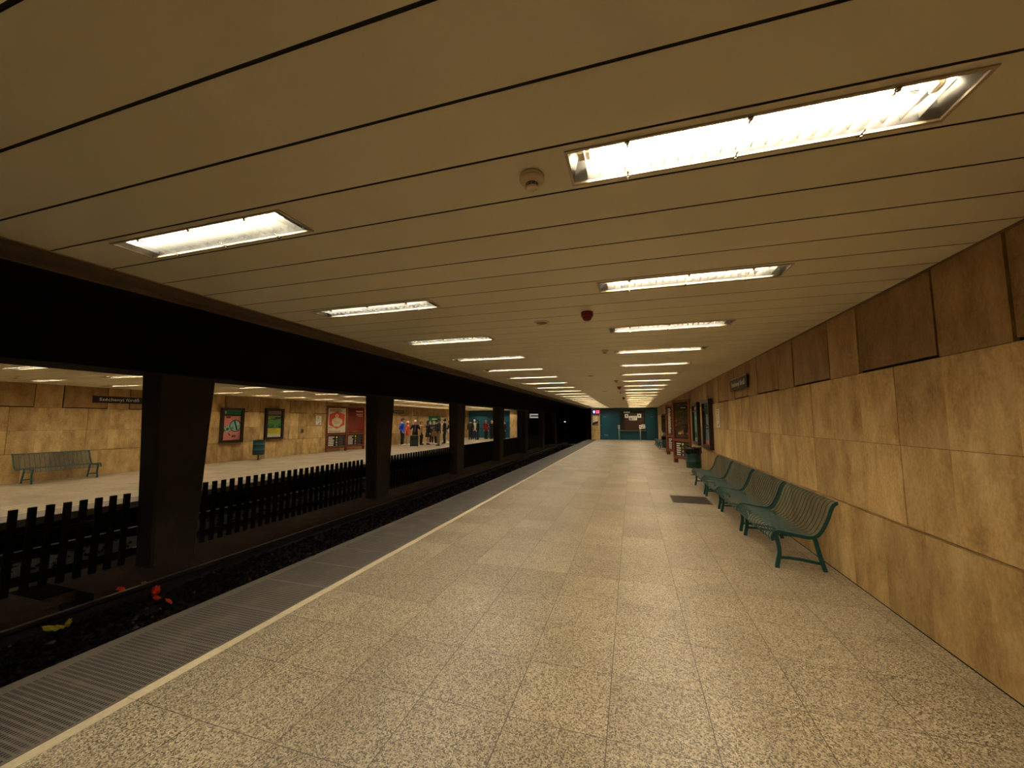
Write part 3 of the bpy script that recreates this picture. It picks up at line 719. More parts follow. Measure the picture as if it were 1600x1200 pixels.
def art_hex(m, x0, x1, z0, z1, y):
    W_, H = x1-x0, z1-z0; cx, cz = (x0+x1)/2, z0+H*.52
    quad(m, 'poster_cream', x0, x1, z0, z1, y)
    poly(m, 'poster_orange', [(cx, cz+.36*H), (cx+.44*W_, cz+.22*H), (cx+.44*W_, cz-.20*H), (cx, cz-.36*H), (cx-.44*W_, cz-.20*H), (cx-.44*W_, cz+.22*H)], y-.001)
    poly(m, 'poster_cream', circle(cx-.02, cz+.17*H, .10*W_, .075*H, 16), y-.002)                     # head
    poly(m, 'poster_pink', circle(cx-.02, cz+.165*H, .06*W_, .05*H, 14), y-.003)
    poly(m, 'poster_cream', [(cx-.07, cz+.10*H), (cx+.05, cz+.10*H), (cx+.28*W_, cz+.02*H), (cx+.31*W_, cz-.12*H), (cx+.2*W_, cz-.20*H), (cx+.14*W_, cz-.27*H), (cx-.14*W_, cz-.27*H), (cx-.22*W_, cz-.20*H), (cx-.30*W_, cz-.10*H), (cx-.27*W_, cz+.03*H)], y-.002)
    for a, b in ((-.2, -.05), (-.16, -.12)): poly(m, 'poster_mauve', [(cx+a*W_, cz+b*H), (cx-a*W_, cz+(b-.03)*H), (cx-a*W_, cz+(b-.045)*H), (cx+a*W_, cz+(b-.018)*H)], y-.003)
    lines(m, 'ink_grey', x0+.08*W_, x1-.06*W_, z1-.05*H, .05*H, 2, .03*H, y-.001); lines(m, 'ink_grey', x0+.06*W_, x1-.1*W_, z0+.08*H, .035*H, 2, .015*H, y-.001)
    quad(m, 'ink_grey', x0+.02*W_, x0+.25*W_, z0+.2*H, z0+.225*H, y-.002)
def art_red(m, x0, x1, z0, z1, y):
    W_, H = x1-x0, z1-z0; quad(m, 'poster_red', x0, x1, z0, z1, y)
    for i, (a, t) in enumerate(((.5, .03), (.55, .02), (.52, .028), (.62, .012))): quad(m, 'sign_white' if i != 1 else 'poster_pink', x0+a*W_, x1-.04*W_, z1-(.09+i*.075)*H-t*H, z1-(.09+i*.075)*H, y-.001)
    quad(m, 'poster_pink', x0+.05*W_, x0+.1*W_, z0+.03*H, z0+.06*H, y-.001); quad(m, 'poster_pink', x0+.3*W_, x1-.1*W_, z0+.025*H, z0+.035*H, y-.001)
def art_fire(m, x0, x1, z0, z1, y):
    W_, H = x1-x0, z1-z0; quad(m, 'poster_fire', x0, x1, z0, z1, y); quad(m, 'ink_black', x0, x1, z0, z0+.10*H, y-.001); lines(m, 'ink_grey', x0+.08*W_, x1-.05*W_, z0+.075*H, .035*H, 2, .015*H, y-.002)
    quad(m, 'ink_black', x0, x1, z1-.2*H, z1, y-.001); quad(m, 'poster_cream', x0+.45*W_, x1-.2*W_, z1-.15*H, z1-.13*H, y-.002); quad(m, 'ink_grey', x0+.25*W_, x1-.1*W_, z1-.06*H, z1-.05*H, y-.002)
def art_letters(m, x0, x1, z0, z1, y):
    W_, H = x1-x0, z1-z0; quad(m, 'poster_navy', x0, x1, z0, z1, y); rnd = random.Random(8)
    for i in range(17):
        z = z1-.04*H-i*.055*H; quad(m, 'paper_white', x0+.03*W_, x0+rnd.uniform(.25, .34)*W_, z-.04*H, z, y-.001)
kiosk((1.565, 16.95), (2.085, 16.05), 2.48, 'wooden display stand with a dark fiery poster behind the near bin', art_fire)
kiosk((1.62, 20.85), (2.09, 19.95), 2.45, 'wooden display stand showing only a sliver of white lettering', art_letters)
kiosk((-15.30, 16.72), (-14.90, 17.86), 2.43, 'wooden display stand with cream and orange hexagon poster, far platform', art_hex)
kiosk((-15.30, 18.22), (-14.90, 19.33), 2.43, 'wooden display stand with dark red poster, far platform', art_red)

# ------------------------------------------------------------------ benches (local: x from the front lip to the wall, y along, origin on the floor)
PROF = [(.008, .300), (-.004, .330), (.004, .362), (.025, .395), (.055, .415), (.085, .418), (.14, .408), (.22, .394), (.30, .382), (.36, .375), (.405, .380), (.445, .405), (.475, .445), (.500, .490), (.528, .550), (.550, .605), (.568, .660), (.585, .705), (.605, .738), (.632, .760), (.658, .766), (.676, .756)]
def resample(pts, step):
    out = [Vector((*pts[0], 0))]; P = [Vector((*p, 0)) for p in pts]; acc = 0
    for a, b in zip(P, P[1:]):
        L = (b-a).length; t = step-acc
        while t <= L: out.append(a+(b-a)*t/L); t += step
        acc = L-(t-step)
    return [(p.x, p.y) for p in out]
def make_bench(label, loc, rz, full=True):
    r = empty('wire_bench', loc, rz, label, 'bench', 'green wire benches')
    Lb = 1.49; w = MB('bench_wire')
    for x, z in resample(PROF, .0165 if full else .033): w.tube([(x, .0, z), (x, Lb, z)], 0.0034 if full else .004, 6, caps=False)
    w.build('wire_seat', r)
    rib = MB('bench_wire').tube([(x, 0, z-.004) for x, z in PROF], .0042, 6).mesh('rib')
    n = 16
    for i in range(1, n): put(rib, 'rib', r, (0, Lb*i/n, 0))
    ef = MB('bench_teal')
    for a, b in zip(PROF, PROF[1:]): pass
    nrm = []
    for i, p in enumerate(PROF):
        a = Vector(PROF[max(0, i-1)]); b = Vector(PROF[min(len(PROF)-1, i+1)]); t = (b-a).normalized(); nrm.append(Vector((-t.y, t.x)))
    rings = []
    for (x, z), q in zip(PROF, nrm):
        up, dn = .006, -.030
        rings.append([(x+q.x*up, -.006, z+q.y*up), (x+q.x*up, .006, z+q.y*up), (x+q.x*dn, .006, z+q.y*dn), (x+q.x*dn, -.006, z+q.y*dn)])
    em = ef.loft(rings, sm=False).mesh('end_frame')
    put(em, 'end_frame', r); put(em, 'end_frame', r, (0, Lb, 0))
    def leg(pts, w_=.042, t_=.012):
        rg = []
        for i, (x, z) in enumerate(pts):
            a = Vector(pts[max(0, i-1)]); b = Vector(pts[min(len(pts)-1, i+1)]); t = (b-a).normalized(); q = Vector((-t.y, t.x))*w_/2
            rg.append([(x+q.x, -t_, z+q.y), (x+q.x, t_, z+q.y), (x-q.x, t_, z-q.y), (x-q.x, -t_, z-q.y)])
        return MB('bench_teal').loft(rg, sm=False)
    lf = leg([(.050, .386), (.058, .34), (.072, .28), (.080, .22), (.080, .16), (.068, .10), (.055, .04), (.050, 0)]).mesh('leg')
    lr = leg([(.425, .372), (.437, .32), (.455, .23), (.475, .14), (.495, .06), (.512, 0)]).mesh('leg')
    st = leg([(.078, .115), (.18, .118), (.30, .108), (.40, .094), (.486, .082)], .03, .008).mesh('stretcher')
    for y in (.04, Lb-.16):
        put(lf, 'leg', r, (0, y, 0)); put(lr, 'leg', r, (0, y, 0)); put(st, 'stretcher', r, (0, y, 0))
        sb = MB('bench_teal').box(.05, .43, -.010, .010, .355, .375); sb.build('cross_bar', r).location = (0, y, 0)
    return r
BX = 1.482
b0 = make_bench('nearest green wire bench against the near travertine wall', (BX, 5.21, 0), 0)
labs = ['second green wire bench from the viewpoint, against the near wall', 'third green wire bench from the viewpoint, against the near wall', 'fourth green wire bench, last of the row and nearest the bin']
def clone(src, loc, rz, label):
    c = copy_tree(src); c.location = loc; c.rotation_euler = (0, 0, rz); c['label'] = label; return c
for i, l in enumerate(labs): clone(b0, (BX, 5.21+1.53*(i+1), 0), 0, l)
for i, l in enumerate(('dim green wire bench beyond the wooden displays, first of three', 'dim green wire bench beyond the wooden displays, middle of three', 'dim green wire bench beyond the wooden displays, closest to the teal doors')):
    clone(b0, (BX, 24.4+1.53*i, 0), 0, l)
clone(b0, (-14.70, 7.42, 0), math.pi, 'green wire bench against the far travertine wall')

# ------------------------------------------------------------------ bins
def bin_(loc, rz, lab, mat, bag):
    r = empty('litter_bin', loc, rz, lab, 'bin', 'litter bins by the walls')
    R = .215
    prof = [(R-.008, .215), (R, .22), (R+.003, .235), (R, .25), (R, .40), (R+.006, .405), (R+.006, .415), (R, .42), (R, .62), (R+.006, .625), (R+.006, .635), (R, .64), (R, .80), (R+.006, .805), (R+.006, .82), (R-.012, .822), (R-.014, .80), (R-.02, .30)]
    MB(mat).lathe(prof, 32).build('drum', r)
    MB('frame_brown').tube([(0, 0, 0), (0, 0, .23)], .022, 12).lathe([(.09, 0), (.09, .008), (.03, .014)], 20).build('post', r)
    if bag:
        m = MB('bag_black'); rnd = random.Random(4); n = 40; rings = []
        for j, (rr_, z) in enumerate(((R-.03, .72), (R-.02, .82), (R+.010, .838), (R+.018, .80), (R+.020, .74), (R+.022, .66))):
            rings.append([((rr_+(.010*math.sin(k*2.3+j)+.006*rnd.uniform(-1, 1))*(j > 1))*math.cos(2*math.pi*k/n), (rr_+(.010*math.sin(k*2.3+j)+.006*rnd.uniform(-1, 1))*(j > 1))*math.sin(2*math.pi*k/n), z+(.03*math.sin(k*.7)*(j == 5))+.006*math.sin(k*1.7)*(j > 1)) for k in range(n)])
        m.loft(rings, caps=False).build('bin_bag', r)
    return r
bin_((1.80, 13.25, 0), 0, 'dark green bin with a black bag between bench row and wooden display', 'bin_green', True)
bin_((1.76, 22.6, 0), 0, 'dark green bin with a black bag behind the wooden displays', 'bin_green', True)
bin_((-14.95, 12.60, 0), 0, 'teal round bin on a post below the framed posters, far platform', 'bin_teal', False)

# ------------------------------------------------------------------ floor grate
r = empty('floor_grate', (.76, 8.68, 0), 0, 'rectangular steel grate set in the floor left of the benches', 'grate')
MB('grate_steel').box(0, .74, 0, .03, .0, .005).box(0, .74, .77, .80, .0, .005).box(0, .03, .03, .77, .0, .005).box(.71, .74, .03, .77, .0, .005).build('frame', r)
MB('void_black').box(.03, .71, .03, .77, .0005, .0015).build('pit', r)
m = MB('grate_steel')
for i in range(22): m.box(.045+i*.0305, .060+i*.0305, .03, .77, .001, .0045)
m.build('bars', r)

# ------------------------------------------------------------------ litter on the track bed
def scrap(mat, lumps, lab):
    """crumpled wrappers: (x, y, z, rx, ry, rz, turn)"""
    m = MB(mat); rnd = random.Random(len(lab))
    for x, y, z, rx, ry, rz, tu in lumps:
        b0 = len(m.v); m.ball((0, 0, 0), 1, 9, 6); rot = Matrix.Rotation(math.radians(tu), 3, 'Z') @ Matrix.Rotation(math.radians(24), 3, 'Y')
        for q in range(b0, len(m.v)):
            v = m.v[q]*rnd.uniform(.62, 1.25); v = Vector((v.x*rx, v.y*ry, v.z*rz)); v.rotate(rot); m.v[q] = v+Vector((x, y, z))
    m.fs = [False]*len(m.fs)
    return tag(m.build('litter_wrapper'), lab, 'litter', 'litter on the track bed')
scrap('litter_yellow', [(-5.545, 2.53, -.405, .065, .026, .024, 40), (-5.475, 2.63, -.385, .024, .020, .046, 20), (-5.505, 2.58, -.405, .05, .02, .014, 50)], 'bright yellow wrapper on the ballast by the near rail')
scrap('litter_orange', [(-5.46, 3.37, -.375, .046, .042, .060, 20)], 'crumpled orange wad on the ballast right of the near rail')
scrap('litter_orange', [(-5.36, 3.32, -.41, .032, .028, .020, 0), (-5.32, 3.32, -.415, .03, .02, .014, 0)], 'small orange scrap between the orange wad and the platform')
scrap('litter_orange', [(-5.13, 3.31, -.415, .05, .018, .014, 10)], 'thin orange scrap nearest the platform edge')
scrap('litter_orange', [(-5.94, 3.30, -.385, .06, .03, .022, 30)], 'small orange scrap on the ballast left of the near rail')
scrap('litter_tan', [(-5.93, 3.55, -.41, .05, .025, .022, 45)], 'tan paper scrap between rail and brown strip')

# ------------------------------------------------------------------ end walls with teal doors, booth window
YE = Y1
def teal_wall(name, xa, xb, zc, label):
    m = MB('teal_paint').box(xa, xb, YE, YE+.2, -.1, zc+.2)
    m.mat('teal_dark').box(xa, xb, YE-.012, YE, zc-.12, zc+.02)
    return m, struct
m, _ = teal_wall('wall_end', -2.67, XW+.02, ZC, '')
struct(m, 'wall_front', 'teal painted wall closing the near platform', 'wall')
def teal_door(xa, xb, idx, label):
    m = MB('teal_paint').box(xa, xb, YE-.03, YE-.002, .01, 2.52); m.mat('teal_dark').box(xa-.03, xa, YE-.045, YE, 0, 2.56).box(xb, xb+.03, YE-.045, YE, 0, 2.56)
    d = struct(m, 'door_%d' % idx, label, 'door', bevel=.004)
    return d
d = teal_door(-2.55, -1.20, 1, 'teal metal door left of the booth window')
MB('vent_grey').box(-2.36, -2.16, YE-.06, YE-.03, 1.97, 2.0).build('door_handle', d); MB('vent_grey').box(-2.34, -2.0, YE-.045, YE-.03, .36, .43).build('door_vent', d)
for z in (.35, 1.27, 2.2): MB('vent_grey').tube([(-2.58, YE-.05, z-.05), (-2.58, YE-.05, z+.05)], .02, 8).build('hinge', d)
e_ = MB('logo_grey')
for a0, a1, cx, cz in ((120, 250, -1.93, .97), (-60, 70, -1.85, .97), (30, 150, -1.89, 1.0), (210, 330, -1.89, .93)):
    pts = [(cx+.17*math.cos(math.radians(a0+(a1-a0)*t/8)), YE-.034, cz+.13*math.sin(math.radians(a0+(a1-a0)*t/8))) for t in range(9)]; e_.tube(pts, .012, 5)
e_.build('emblem', d)
d = teal_door(1.25, 2.05, 2, 'teal metal door right of the booth window'); MB('vent_grey').box(1.52, 1.78, YE-.06, YE-.03, 1.98, 2.01).build('door_handle', d)
r = empty('ticket_booth', (-.94, YE, .78), 0, 'brown booth window with a counter in the near teal wall', 'booth')
MB('kiosk_dark').box(0, 2.06, -.05, -.01, .06, 1.74).build('frame', r); MB('booth_brown').box(.38, 2.0, -.06, -.05, .13, 1.2).build('blind', r); MB('counter_wood').box(-.04, 2.08, -.28, -.01, .0, .07).build('counter', r)
MB('poster_cream').box(.28, .82, -.12, -.05, 1.56, 1.66).build('lamp_shade', r)
MB('glass_pane').box(.05, 2.02, -.072, -.068, .12, 1.55).build('glass', r)
notice((-.41, YE-.075, 1.90), 0, .30, .33, 'left square portrait sheet in the booth window', 'portrait'); notice((.65, YE-.075, 1.92), 0, .32, .33, 'right square portrait sheet in the booth window', 'portrait')
notice((.125, YE-.075, 1.70), 0, .66, .37, 'wide white banner in the middle of the booth window', 'box'); notice((.95, YE-.075, .99), 0, .32, .35, 'pale card in the booth window at its lower right corner', 'box')
for x, lab in ((-1.06, 'white ticket validator post left of the booth window'), (.69, 'white ticket validator post in front of the booth counter')):
    r = empty('ticket_validator', (x, YE-.42, 0), 0, lab, 'ticket validator', 'ticket validator posts')
    MB('vent_grey').tube([(0, 0, 0), (0, 0, .98)], .04, 12).lathe([(.10, 0), (.10, .012), (.05, .02)], 16).build('post', r)
    MB('sign_white').box(-.08, .08, -.07, .07, .96, 1.28).build('head', r, bevel=.015); MB('ink_grey').box(-.04, .04, -.073, -.07, 1.08, 1.2).build('slot_plate', r)
# near pier with poster and display
m = MB('travertine').box(-3.40, -2.67, YE-.5, YE+.4, 0, .80).box(-3.40, -2.67, YE-.5, YE+.4, .812, ZC+.1); m.mat('joint_black').box(-3.39, -2.68, YE-.49, YE+.4, .79, .82); m.mat('fascia_trim').box(-2.70, -2.662, YE-.512, YE-.49, 0, ZC)
struct(m, 'wall_pier', 'narrow travertine pier left of the teal wall', 'wall')
struct(MB('tunnel_black').box(-3.86, -3.40, YE-.2, YE+.9, -.1, ZC+.2), 'wall_pier_side', 'black tunnel cheek beside the pier', 'wall')
r = empty('wall_poster', (-3.06, YE-.5, 1.24), 0, 'cream poster with a dark diagonal band on the narrow pier', 'poster')
MB('frame_brown').box(-.24, .25, -.03, 0, 0, .92).build('frame', r); m = MB(); quad(m, 'poster_cream', -.22, .22, .26, .90, -.032); poly(m, 'ink_black', [(-.22, .02), (.22, .2), (.22, .40), (-.22, .24)], -.034); poly(m, 'sign_white', [(-.22, .27), (.22, .38), (.22, .42), (-.22, .31)], -.0345); poly(m, 'counter_wood', [(-.22, .02), (.22, .02), (.22, .2)], -.033); m.build('poster', r)
r = empty('train_display', (-2.98, YE-.62, 2.27), 0, 'small lit display with blue and red symbols above the pier poster', 'display')
MB('ink_black').box(-.34, .33, -.06, .11, -.02, .34).build('case', r); m = MB(); quad(m, 'led_blue', -.26, -.06, .02, .28, -.062); m.build('blue_symbol', r)
m = MB(); poly(m, 'led_white', circle(-.16, .19, .06, .05, 12), -.064); quad(m, 'led_white', -.18, -.14, .05, .16, -.064); m.build('white_symbol', r)
m = MB(); quad(m, 'led_red', .02, .29, .22, .27, -.062); quad(m, 'led_red', .02, .29, .03, .08, -.062); quad(m, 'led_red', .02, .09, .08, .22, -.062); quad(m, 'led_red', .2, .29, .08, .15, -.062); m.build('red_symbol', r)
# far end
m = MB('teal_paint').box(FXW-.02, -11.0, YE, YE+.2, -.1, FZC+.2); m.mat('teal_dark').box(FXW, -11.0, YE-.012, YE, FZC-.12, FZC+.02)
struct(m, 'wall_front_far', 'teal painted wall closing the far platform', 'wall')
for i, (xa, xb) in enumerate(((-14.6, -13.4), (-12.9, -11.7))):
    m = MB('teal_paint').box(xa, xb, YE-.03, YE-.002, .01, 2.2); m.mat('teal_dark').box(xa-.03, xa, YE-.04, YE, 0, 2.24).box(xb, xb+.03, YE-.04, YE, 0, 2.24)
    d = struct(m, 'door_%d' % (3+i), 'teal metal door at the far platform end, %s' % ('behind the group in dark coats' if i == 0 else 'behind the red backpack'), 'door')
    MB('vent_grey').box(xb-.2, xb-.1, YE-.06, YE-.03, 1.0, 1.05).build('door_handle', d)
m = MB('travertine').box(-11.0, -10.3, YE-.3, YE+.4, 0, .78).box(-11.0, -10.3, YE-.3, YE+.4, .79, FZC+.1)
struct(m, 'wall_pier_far', 'tan travertine pier at the far platform end', 'wall')
struct(MB('tunnel_black').box(-10.30, -9.45, YE-.25, YE+.95, -.1, 3.0), 'wall_pier_far_side', 'black tunnel cheek beside the far pier', 'wall')

# tunnel details
r = empty('tunnel_sign', (-8.75, YE+.9, 1.90), 0, 'pale lettered board hanging at the far tunnel mouth', 'sign')
MB('sign_glow').box(-.62, .62, -.02, .02, 0, .40).build('board', r); m = MB(); quad(m, 'ink_grey', -.52, .52, .14, .26, -.0215); m.build('print', r)
MB('signal_grey').box(-.5, -.46, -.01, .01, .4, 1.08).build('hanger', r); MB('signal_grey').box(.46, .5, -.01, .01, .4, 1.08).build('hanger', r)
for i in range(6):
    x = -5.42+.165*i
    m = MB('frame_brown').tube([(x, 32.6, -.52), (x, 32.6, -.335)], .02, 8); m.mat('sign_white').lathe([(.02, -.335), (.04, -.325), (.042, -.30), (.03, -.28), (.01, -.275)], 12, (x, 32.6, 0))
    tag(m.build('marker_stud'), 'small white stud in the row across the near track', 'marker', 'white studs across the track')
r = empty('tunnel_signal', (-7.36, 45, -.47), 0, 'signal post with a white light deep in the tunnel', 'signal')
MB('signal_grey').tube([(0, 0, 0), (0, 0, 2.0)], .05, 10).build('post', r); MB('ink_black').box(-.2, .2, -.16, -.05, 1.75, 2.2).build('housing', r); MB('signal_white').lathe([(.06, 0), (.06, .03), (.01, .05)], 14).build('lens', r).location = (0, -.17, 1.98)
kids(r)[-1].rotation_euler = (math.pi/2, 0, 0)
MB('counter_wood').box(-.2, .25, -.08, -.05, 1.08, 1.5).build('plate', r)
# ------------------------------------------------------------------ people and their bags on the far platform
for n_, c_ in (('skin', (196, 146, 116)), ('skin_brown', (128, 86, 62)), ('cloth_black', (20, 19, 20)), ('cloth_charcoal', (40, 38, 40)), ('cloth_navy', (28, 32, 46)), ('cloth_blue', (36, 82, 196)), ('cloth_orange', (232, 78, 44)), ('cloth_purple', (112, 44, 104)), ('cloth_tan', (196, 158, 108)), ('cloth_khaki', (120, 102, 72)), ('cloth_jeans', (34, 52, 84)), ('cloth_white', (214, 208, 198)), ('cloth_beige', (190, 160, 136)), ('cloth_red', (140, 26, 34)), ('cloth_brown', (52, 38, 28)), ('leather_brown', (140, 84, 48)), ('hair_dark', (24, 18, 15)), ('hair_brown', (74, 48, 30)), ('hair_blond', (206, 168, 112)), ('hair_red', (96, 32, 26)), ('hat_peach', (236, 164, 122)), ('shoe_black', (18, 16, 15)), ('shoe_brown', (66, 36, 28)), ('lips', (130, 62, 54))):
    plain(n_, c_, .75 if n_.startswith('cloth') else .5, var=.12, nscale=14)
def remeshed(mb, voxel, smooth=4):
    me = mb.mesh('tmp'); o = bpy.data.objects.new('tmp', me); COL.objects.link(o)
    md = o.modifiers.new('r', 'REMESH'); md.mode = 'VOXEL'; md.voxel_size = voxel; md.use_smooth_shade = True
    sm = o.modifiers.new('s', 'SMOOTH'); sm.iterations = smooth; sm.factor = .5
    dg = bpy.context.evaluated_depsgraph_get(); out = bpy.data.meshes.new_from_object(o.evaluated_get(dg))
    bpy.data.objects.remove(o); bpy.data.meshes.remove(me); return out
def ell(cx, cy, z, rx, ry, n=14): return [(cx+rx*math.cos(2*math.pi*k/n), cy+ry*math.sin(2*math.pi*k/n), z) for k in range(n)]
def person(loc, facing, H, lab, top, legs, shoes, hair, hair_style='short', coat=.45, arms=('down', 'down'), skin='skin', bare_from=None, stance=.055, extras=()):
    rz = math.atan2(facing[1], facing[0])+math.pi/2
    r = empty('person', loc, rz, lab, 'person', 'people waiting on the far platform')
    sx = .112*H
    hipz, kneez, ankz = .50*H, .275*H, .045*H
    def arm(side, pose):
        S = Vector((side*sx, .005*H, .795*H))
        if pose == 'face': E = Vector((side*.165*H, -.06*H, .66*H)); Wp = Vector((side*.05*H, -.13*H, .83*H)); d = Vector((-side*.4, .1, .9))
        elif pose == 'front': E = Vector((side*.145*H, .0, .63*H)); Wp = Vector((side*.05*H, -.16*H, .66*H)); d = Vector((-side*.3, -.8, .4))
        elif pose == 'pocket': E = Vector((side*.165*H, .05*H, .64*H)); Wp = Vector((side*.115*H, -.035*H, .53*H)); d = Vector((-side*.2, -.5, -.8))
        else: E = Vector((side*.145*H, .01*H, .635*H)); Wp = Vector((side*.15*H, -.02*H, .49*H)); d = Vector((0, -.1, -1))
        return S, E, Wp, d.normalized()
    A = [arm(-1, arms[0]), arm(1, arms[1])]
    L = []
    for s in (-1, 1):
        f = stance*H*s
        L.append((Vector((s*.05*H, 0, hipz)), Vector((s*.05*H*.6+f*.4, -.012*H, kneez)), Vector((f, .008*H, ankz))))
    # --- body: one skin surface
    mb = MB(skin)
    tr = [(.47, .088, .062), (.53, .092, .064), (.60, .076, .055), (.70, .090, .062), (.77, .104, .060), (.805, .098, .052), (.83, .052, .040), (.85, .032, .033), (.89, .031, .033)]
    mb.loft([ell(0, .004*H if z < .8 else .010*H, z*H, a*H, b*H) for z, a, b in tr])
    for h, k, a in L:
        mb.tube([h+Vector((0, 0, .01*H)), h.lerp(k, .5), k, k.lerp(a, .3)+Vector((0, .008*H, 0)), k.lerp(a, .7), a, a-Vector((0, 0, .02*H))], [.052*H, .045*H, .033*H, .034*H, .025*H, .021*H, .022*H], 12)
        mb.ball(a+Vector((0, -.035*H, -.022*H)), .03*H, 12, 8, (.85, 2.1, .72))
    fingers = MB(skin)
    for (S, E, Wp, d), side in zip(A, (-1, 1)):
        mb.tube([Vector((side*.07*H, .005*H, .80*H)), S, S.lerp(E, .5), E, E.lerp(Wp, .35), Wp], [.034*H, .034*H, .029*H, .025*H, .025*H, .017*H], 12)
        q = d.cross(Vector((side, 0, 0))); q = q.normalized() if q.length > .1 else Vector((0, -1, 0)); nrm = d.cross(q).normalized()
        c = Wp+d*.026*H
        mb.loft([[Wp+d*t*H+q*math.cos(2*math.pi*k/10)*w*H+nrm*math.sin(2*math.pi*k/10)*.010*H for k in range(10)] for t, w in ((-.006, .013), (.015, .021), (.04, .024), (.052, .021))])
        for i, ln in enumerate((.034, .040, .043, .039)):
            b = Wp+d*.046*H+q*(.0195-.0125*i)*H*(-1 if False else 1); cur = -nrm*side*.25
            fingers.tube([b, b+(d+cur*.4).normalized()*ln*.5*H, b+(d+cur).normalized()*ln*H], [.0056*H, .0052*H, .0042*H], 7)
        b = Wp+d*.012*H+q*.018*H
        fingers.tube([b, b+(d*.7+q*.7).normalized()*.02*H, b+(d*.95+q*.4).normalized()*.036*H], [.0062*H, .0058*H, .0048*H], 7)
    hc = Vector((0, .002*H, .937*H))
    mb.ball(hc, .0665*H, 18, 14, (.73, .86, 1.0)); mb.ball(hc+Vector((0, -.016*H, -.036*H)), .036*H, 14, 10, (.88, .95, .9))
    mb.tube([hc+Vector((0, -.055*H, .006*H)), hc+Vector((0, -.066*H, -.014*H))], [.005*H, .0085*H], 8)
    for s in (-1, 1): mb.ball(hc+Vector((s*.049*H, .006*H, -.004*H)), .013*H, 8, 6, (.4, .8, 1.2))
    me = remeshed(mb, .0115)
    me.materials.clear(); me.materials.append(MAT[skin]); me.materials.append(MAT['ink_black']); me.materials.append(MAT['lips'])
    fm = fingers.mesh('f'); bm = bmesh.new(); bm.from_mesh(me); bm.from_mesh(fm)
    ex = MB(); ex.mat('ink_black'); ex.c = 1
    for s in (-1, 1): ex.ball(hc+Vector((s*.022*H, -.0525*H, .006*H)), .0055*H, 8, 6)
    ex.c = 2; ex.tube([hc+Vector((-.014*H, -.054*H, -.032*H)), hc+Vector((0, -.057*H, -.031*H)), hc+Vector((.014*H, -.054*H, -.032*H))], .0032*H, 6)
    em = bpy.data.meshes.new('e'); em.from_pydata([tuple(p) for p in ex.v], [], ex.f); em.polygons.foreach_set('material_index', ex.fm); em.polygons.foreach_set('use_smooth', ex.fs)
    bm.from_mesh(em); bm.to_mesh(me); bm.free(); me.name = 'body'
    for a in list(me.attributes):
        pass
    put(me, 'body', r)
    # --- clothes
    def cloth(mb, name, mat, voxel=.013):
        m = remeshed(mb, voxel, 3); m.materials.clear(); m.materials.append(MAT[mat]); return put(m, name, r)
    g = .014*H
    mb = MB(top)
    rings = [(.835, .058, .048), (.812, .102, .060), (.77, .112, .072), (.70, .104, .074), (.60, .096, .070), (.53, .106, .078)]
    if coat < .5: rings.append((coat, .108+.03*max(0, .47-coat)/.17, .080+.03*max(0, .47-coat)/.17))
    mb.loft([ell(0, .004*H, z*H, a*H, b*H) for z, a, b in rings])
    for (S, E, Wp, d), side in zip(A, (-1, 1)):
        mb.tube([Vector((side*.06*H, .005*H, .79*H)), S, S.lerp(E, .5), E, E.lerp(Wp, .5), E.lerp(Wp, .96)], [.044*H, .046*H, .042*H, .038*H, .035*H, .029*H], 12)
    cloth(mb, 'jacket' if coat > .4 else 'coat', top)
    if legs != skin:
        mb = MB(legs)
        mb.loft([ell(0, .003*H, z*H, a*H, b*H) for z, a, b in ((.585, .080, .060), (.53, .097, .070), (.47, .092, .067))])
        for h, k, a in L: mb.tube([h+Vector((0, 0, .02*H)), h.lerp(k, .5), k, k.lerp(a, .3)+Vector((0, .006*H, 0)), k.lerp(a, .7), a+Vector((0, 0, -.006*H))], [.062*H, .056*H, .047*H, .046*H, .040*H, .035*H], 12)
        cloth(mb, 'trousers', legs)
    for h, k, a in L:
        mb = MB(shoes); mb.ball(a+Vector((0, -.036*H, -.020*H)), .034*H, 14, 8, (.92, 2.1, .74)); mb.tube([a+Vector((0, 0, .012*H)), a-Vector((0, 0, .018*H))], [.030*H, .032*H], 12)
        mb.box(a.x-.029*H, a.x+.029*H, a.y-.10*H, a.y+.032*H, 0, .010*H)
        mb.build('shoe', r)
    def helmet(scale, zmin, back=.0, n=16, y0=0):
        rg = []
        for j in range(9):
            t = math.pi*.5*j/8*(1+zmin); rg.append([(hc.x+.0665*H*.75*scale*math.sin(t)*math.cos(2*math.pi*k/n), hc.y+y0+.0665*H*.90*scale*math.sin(t)*math.sin(2*math.pi*k/n), hc.z+.0665*H*scale*math.cos(t)+(0 if math.sin(2*math.pi*k/n) > -.2 else max(0, -math.cos(t)+.25)*.05*H)) for k in range(n)])
        rg[0] = [(x*1e-3+hc.x*(1-1e-3), hc.y+y0, hc.z+.0665*H*scale) for x, y, z in rg[0]]
        return rg
    if hair_style == 'bald': pass
    elif hair_style in ('short', 'long', 'bob'):
        mb = MB(hair); mb.loft(helmet(1.09, .30, y0=.006*H), caps=False)
        if hair_style != 'short':
            zb = .80 if hair_style == 'long' else .865
            mb.loft([ell(0, .030*H, z*H, a*H, b*H) for z, a, b in ((zb, .040, .020), ((zb+.93)/2, .056, .036), (.94, .056, .045), (.985, .040, .034))])
        mb.build('hair', r)
    elif hair_style in ('cap', 'hat'):
        mb = MB('hair_dark'); mb.loft(helmet(1.05, .28, y0=.008*H), caps=False); mb.build('hair', r)
        mb = MB(hair); mb.loft([[(x, y, z+.008*H) for x, y, z in q] for q in helmet(1.12, .0, y0=.003*H)], caps=False)
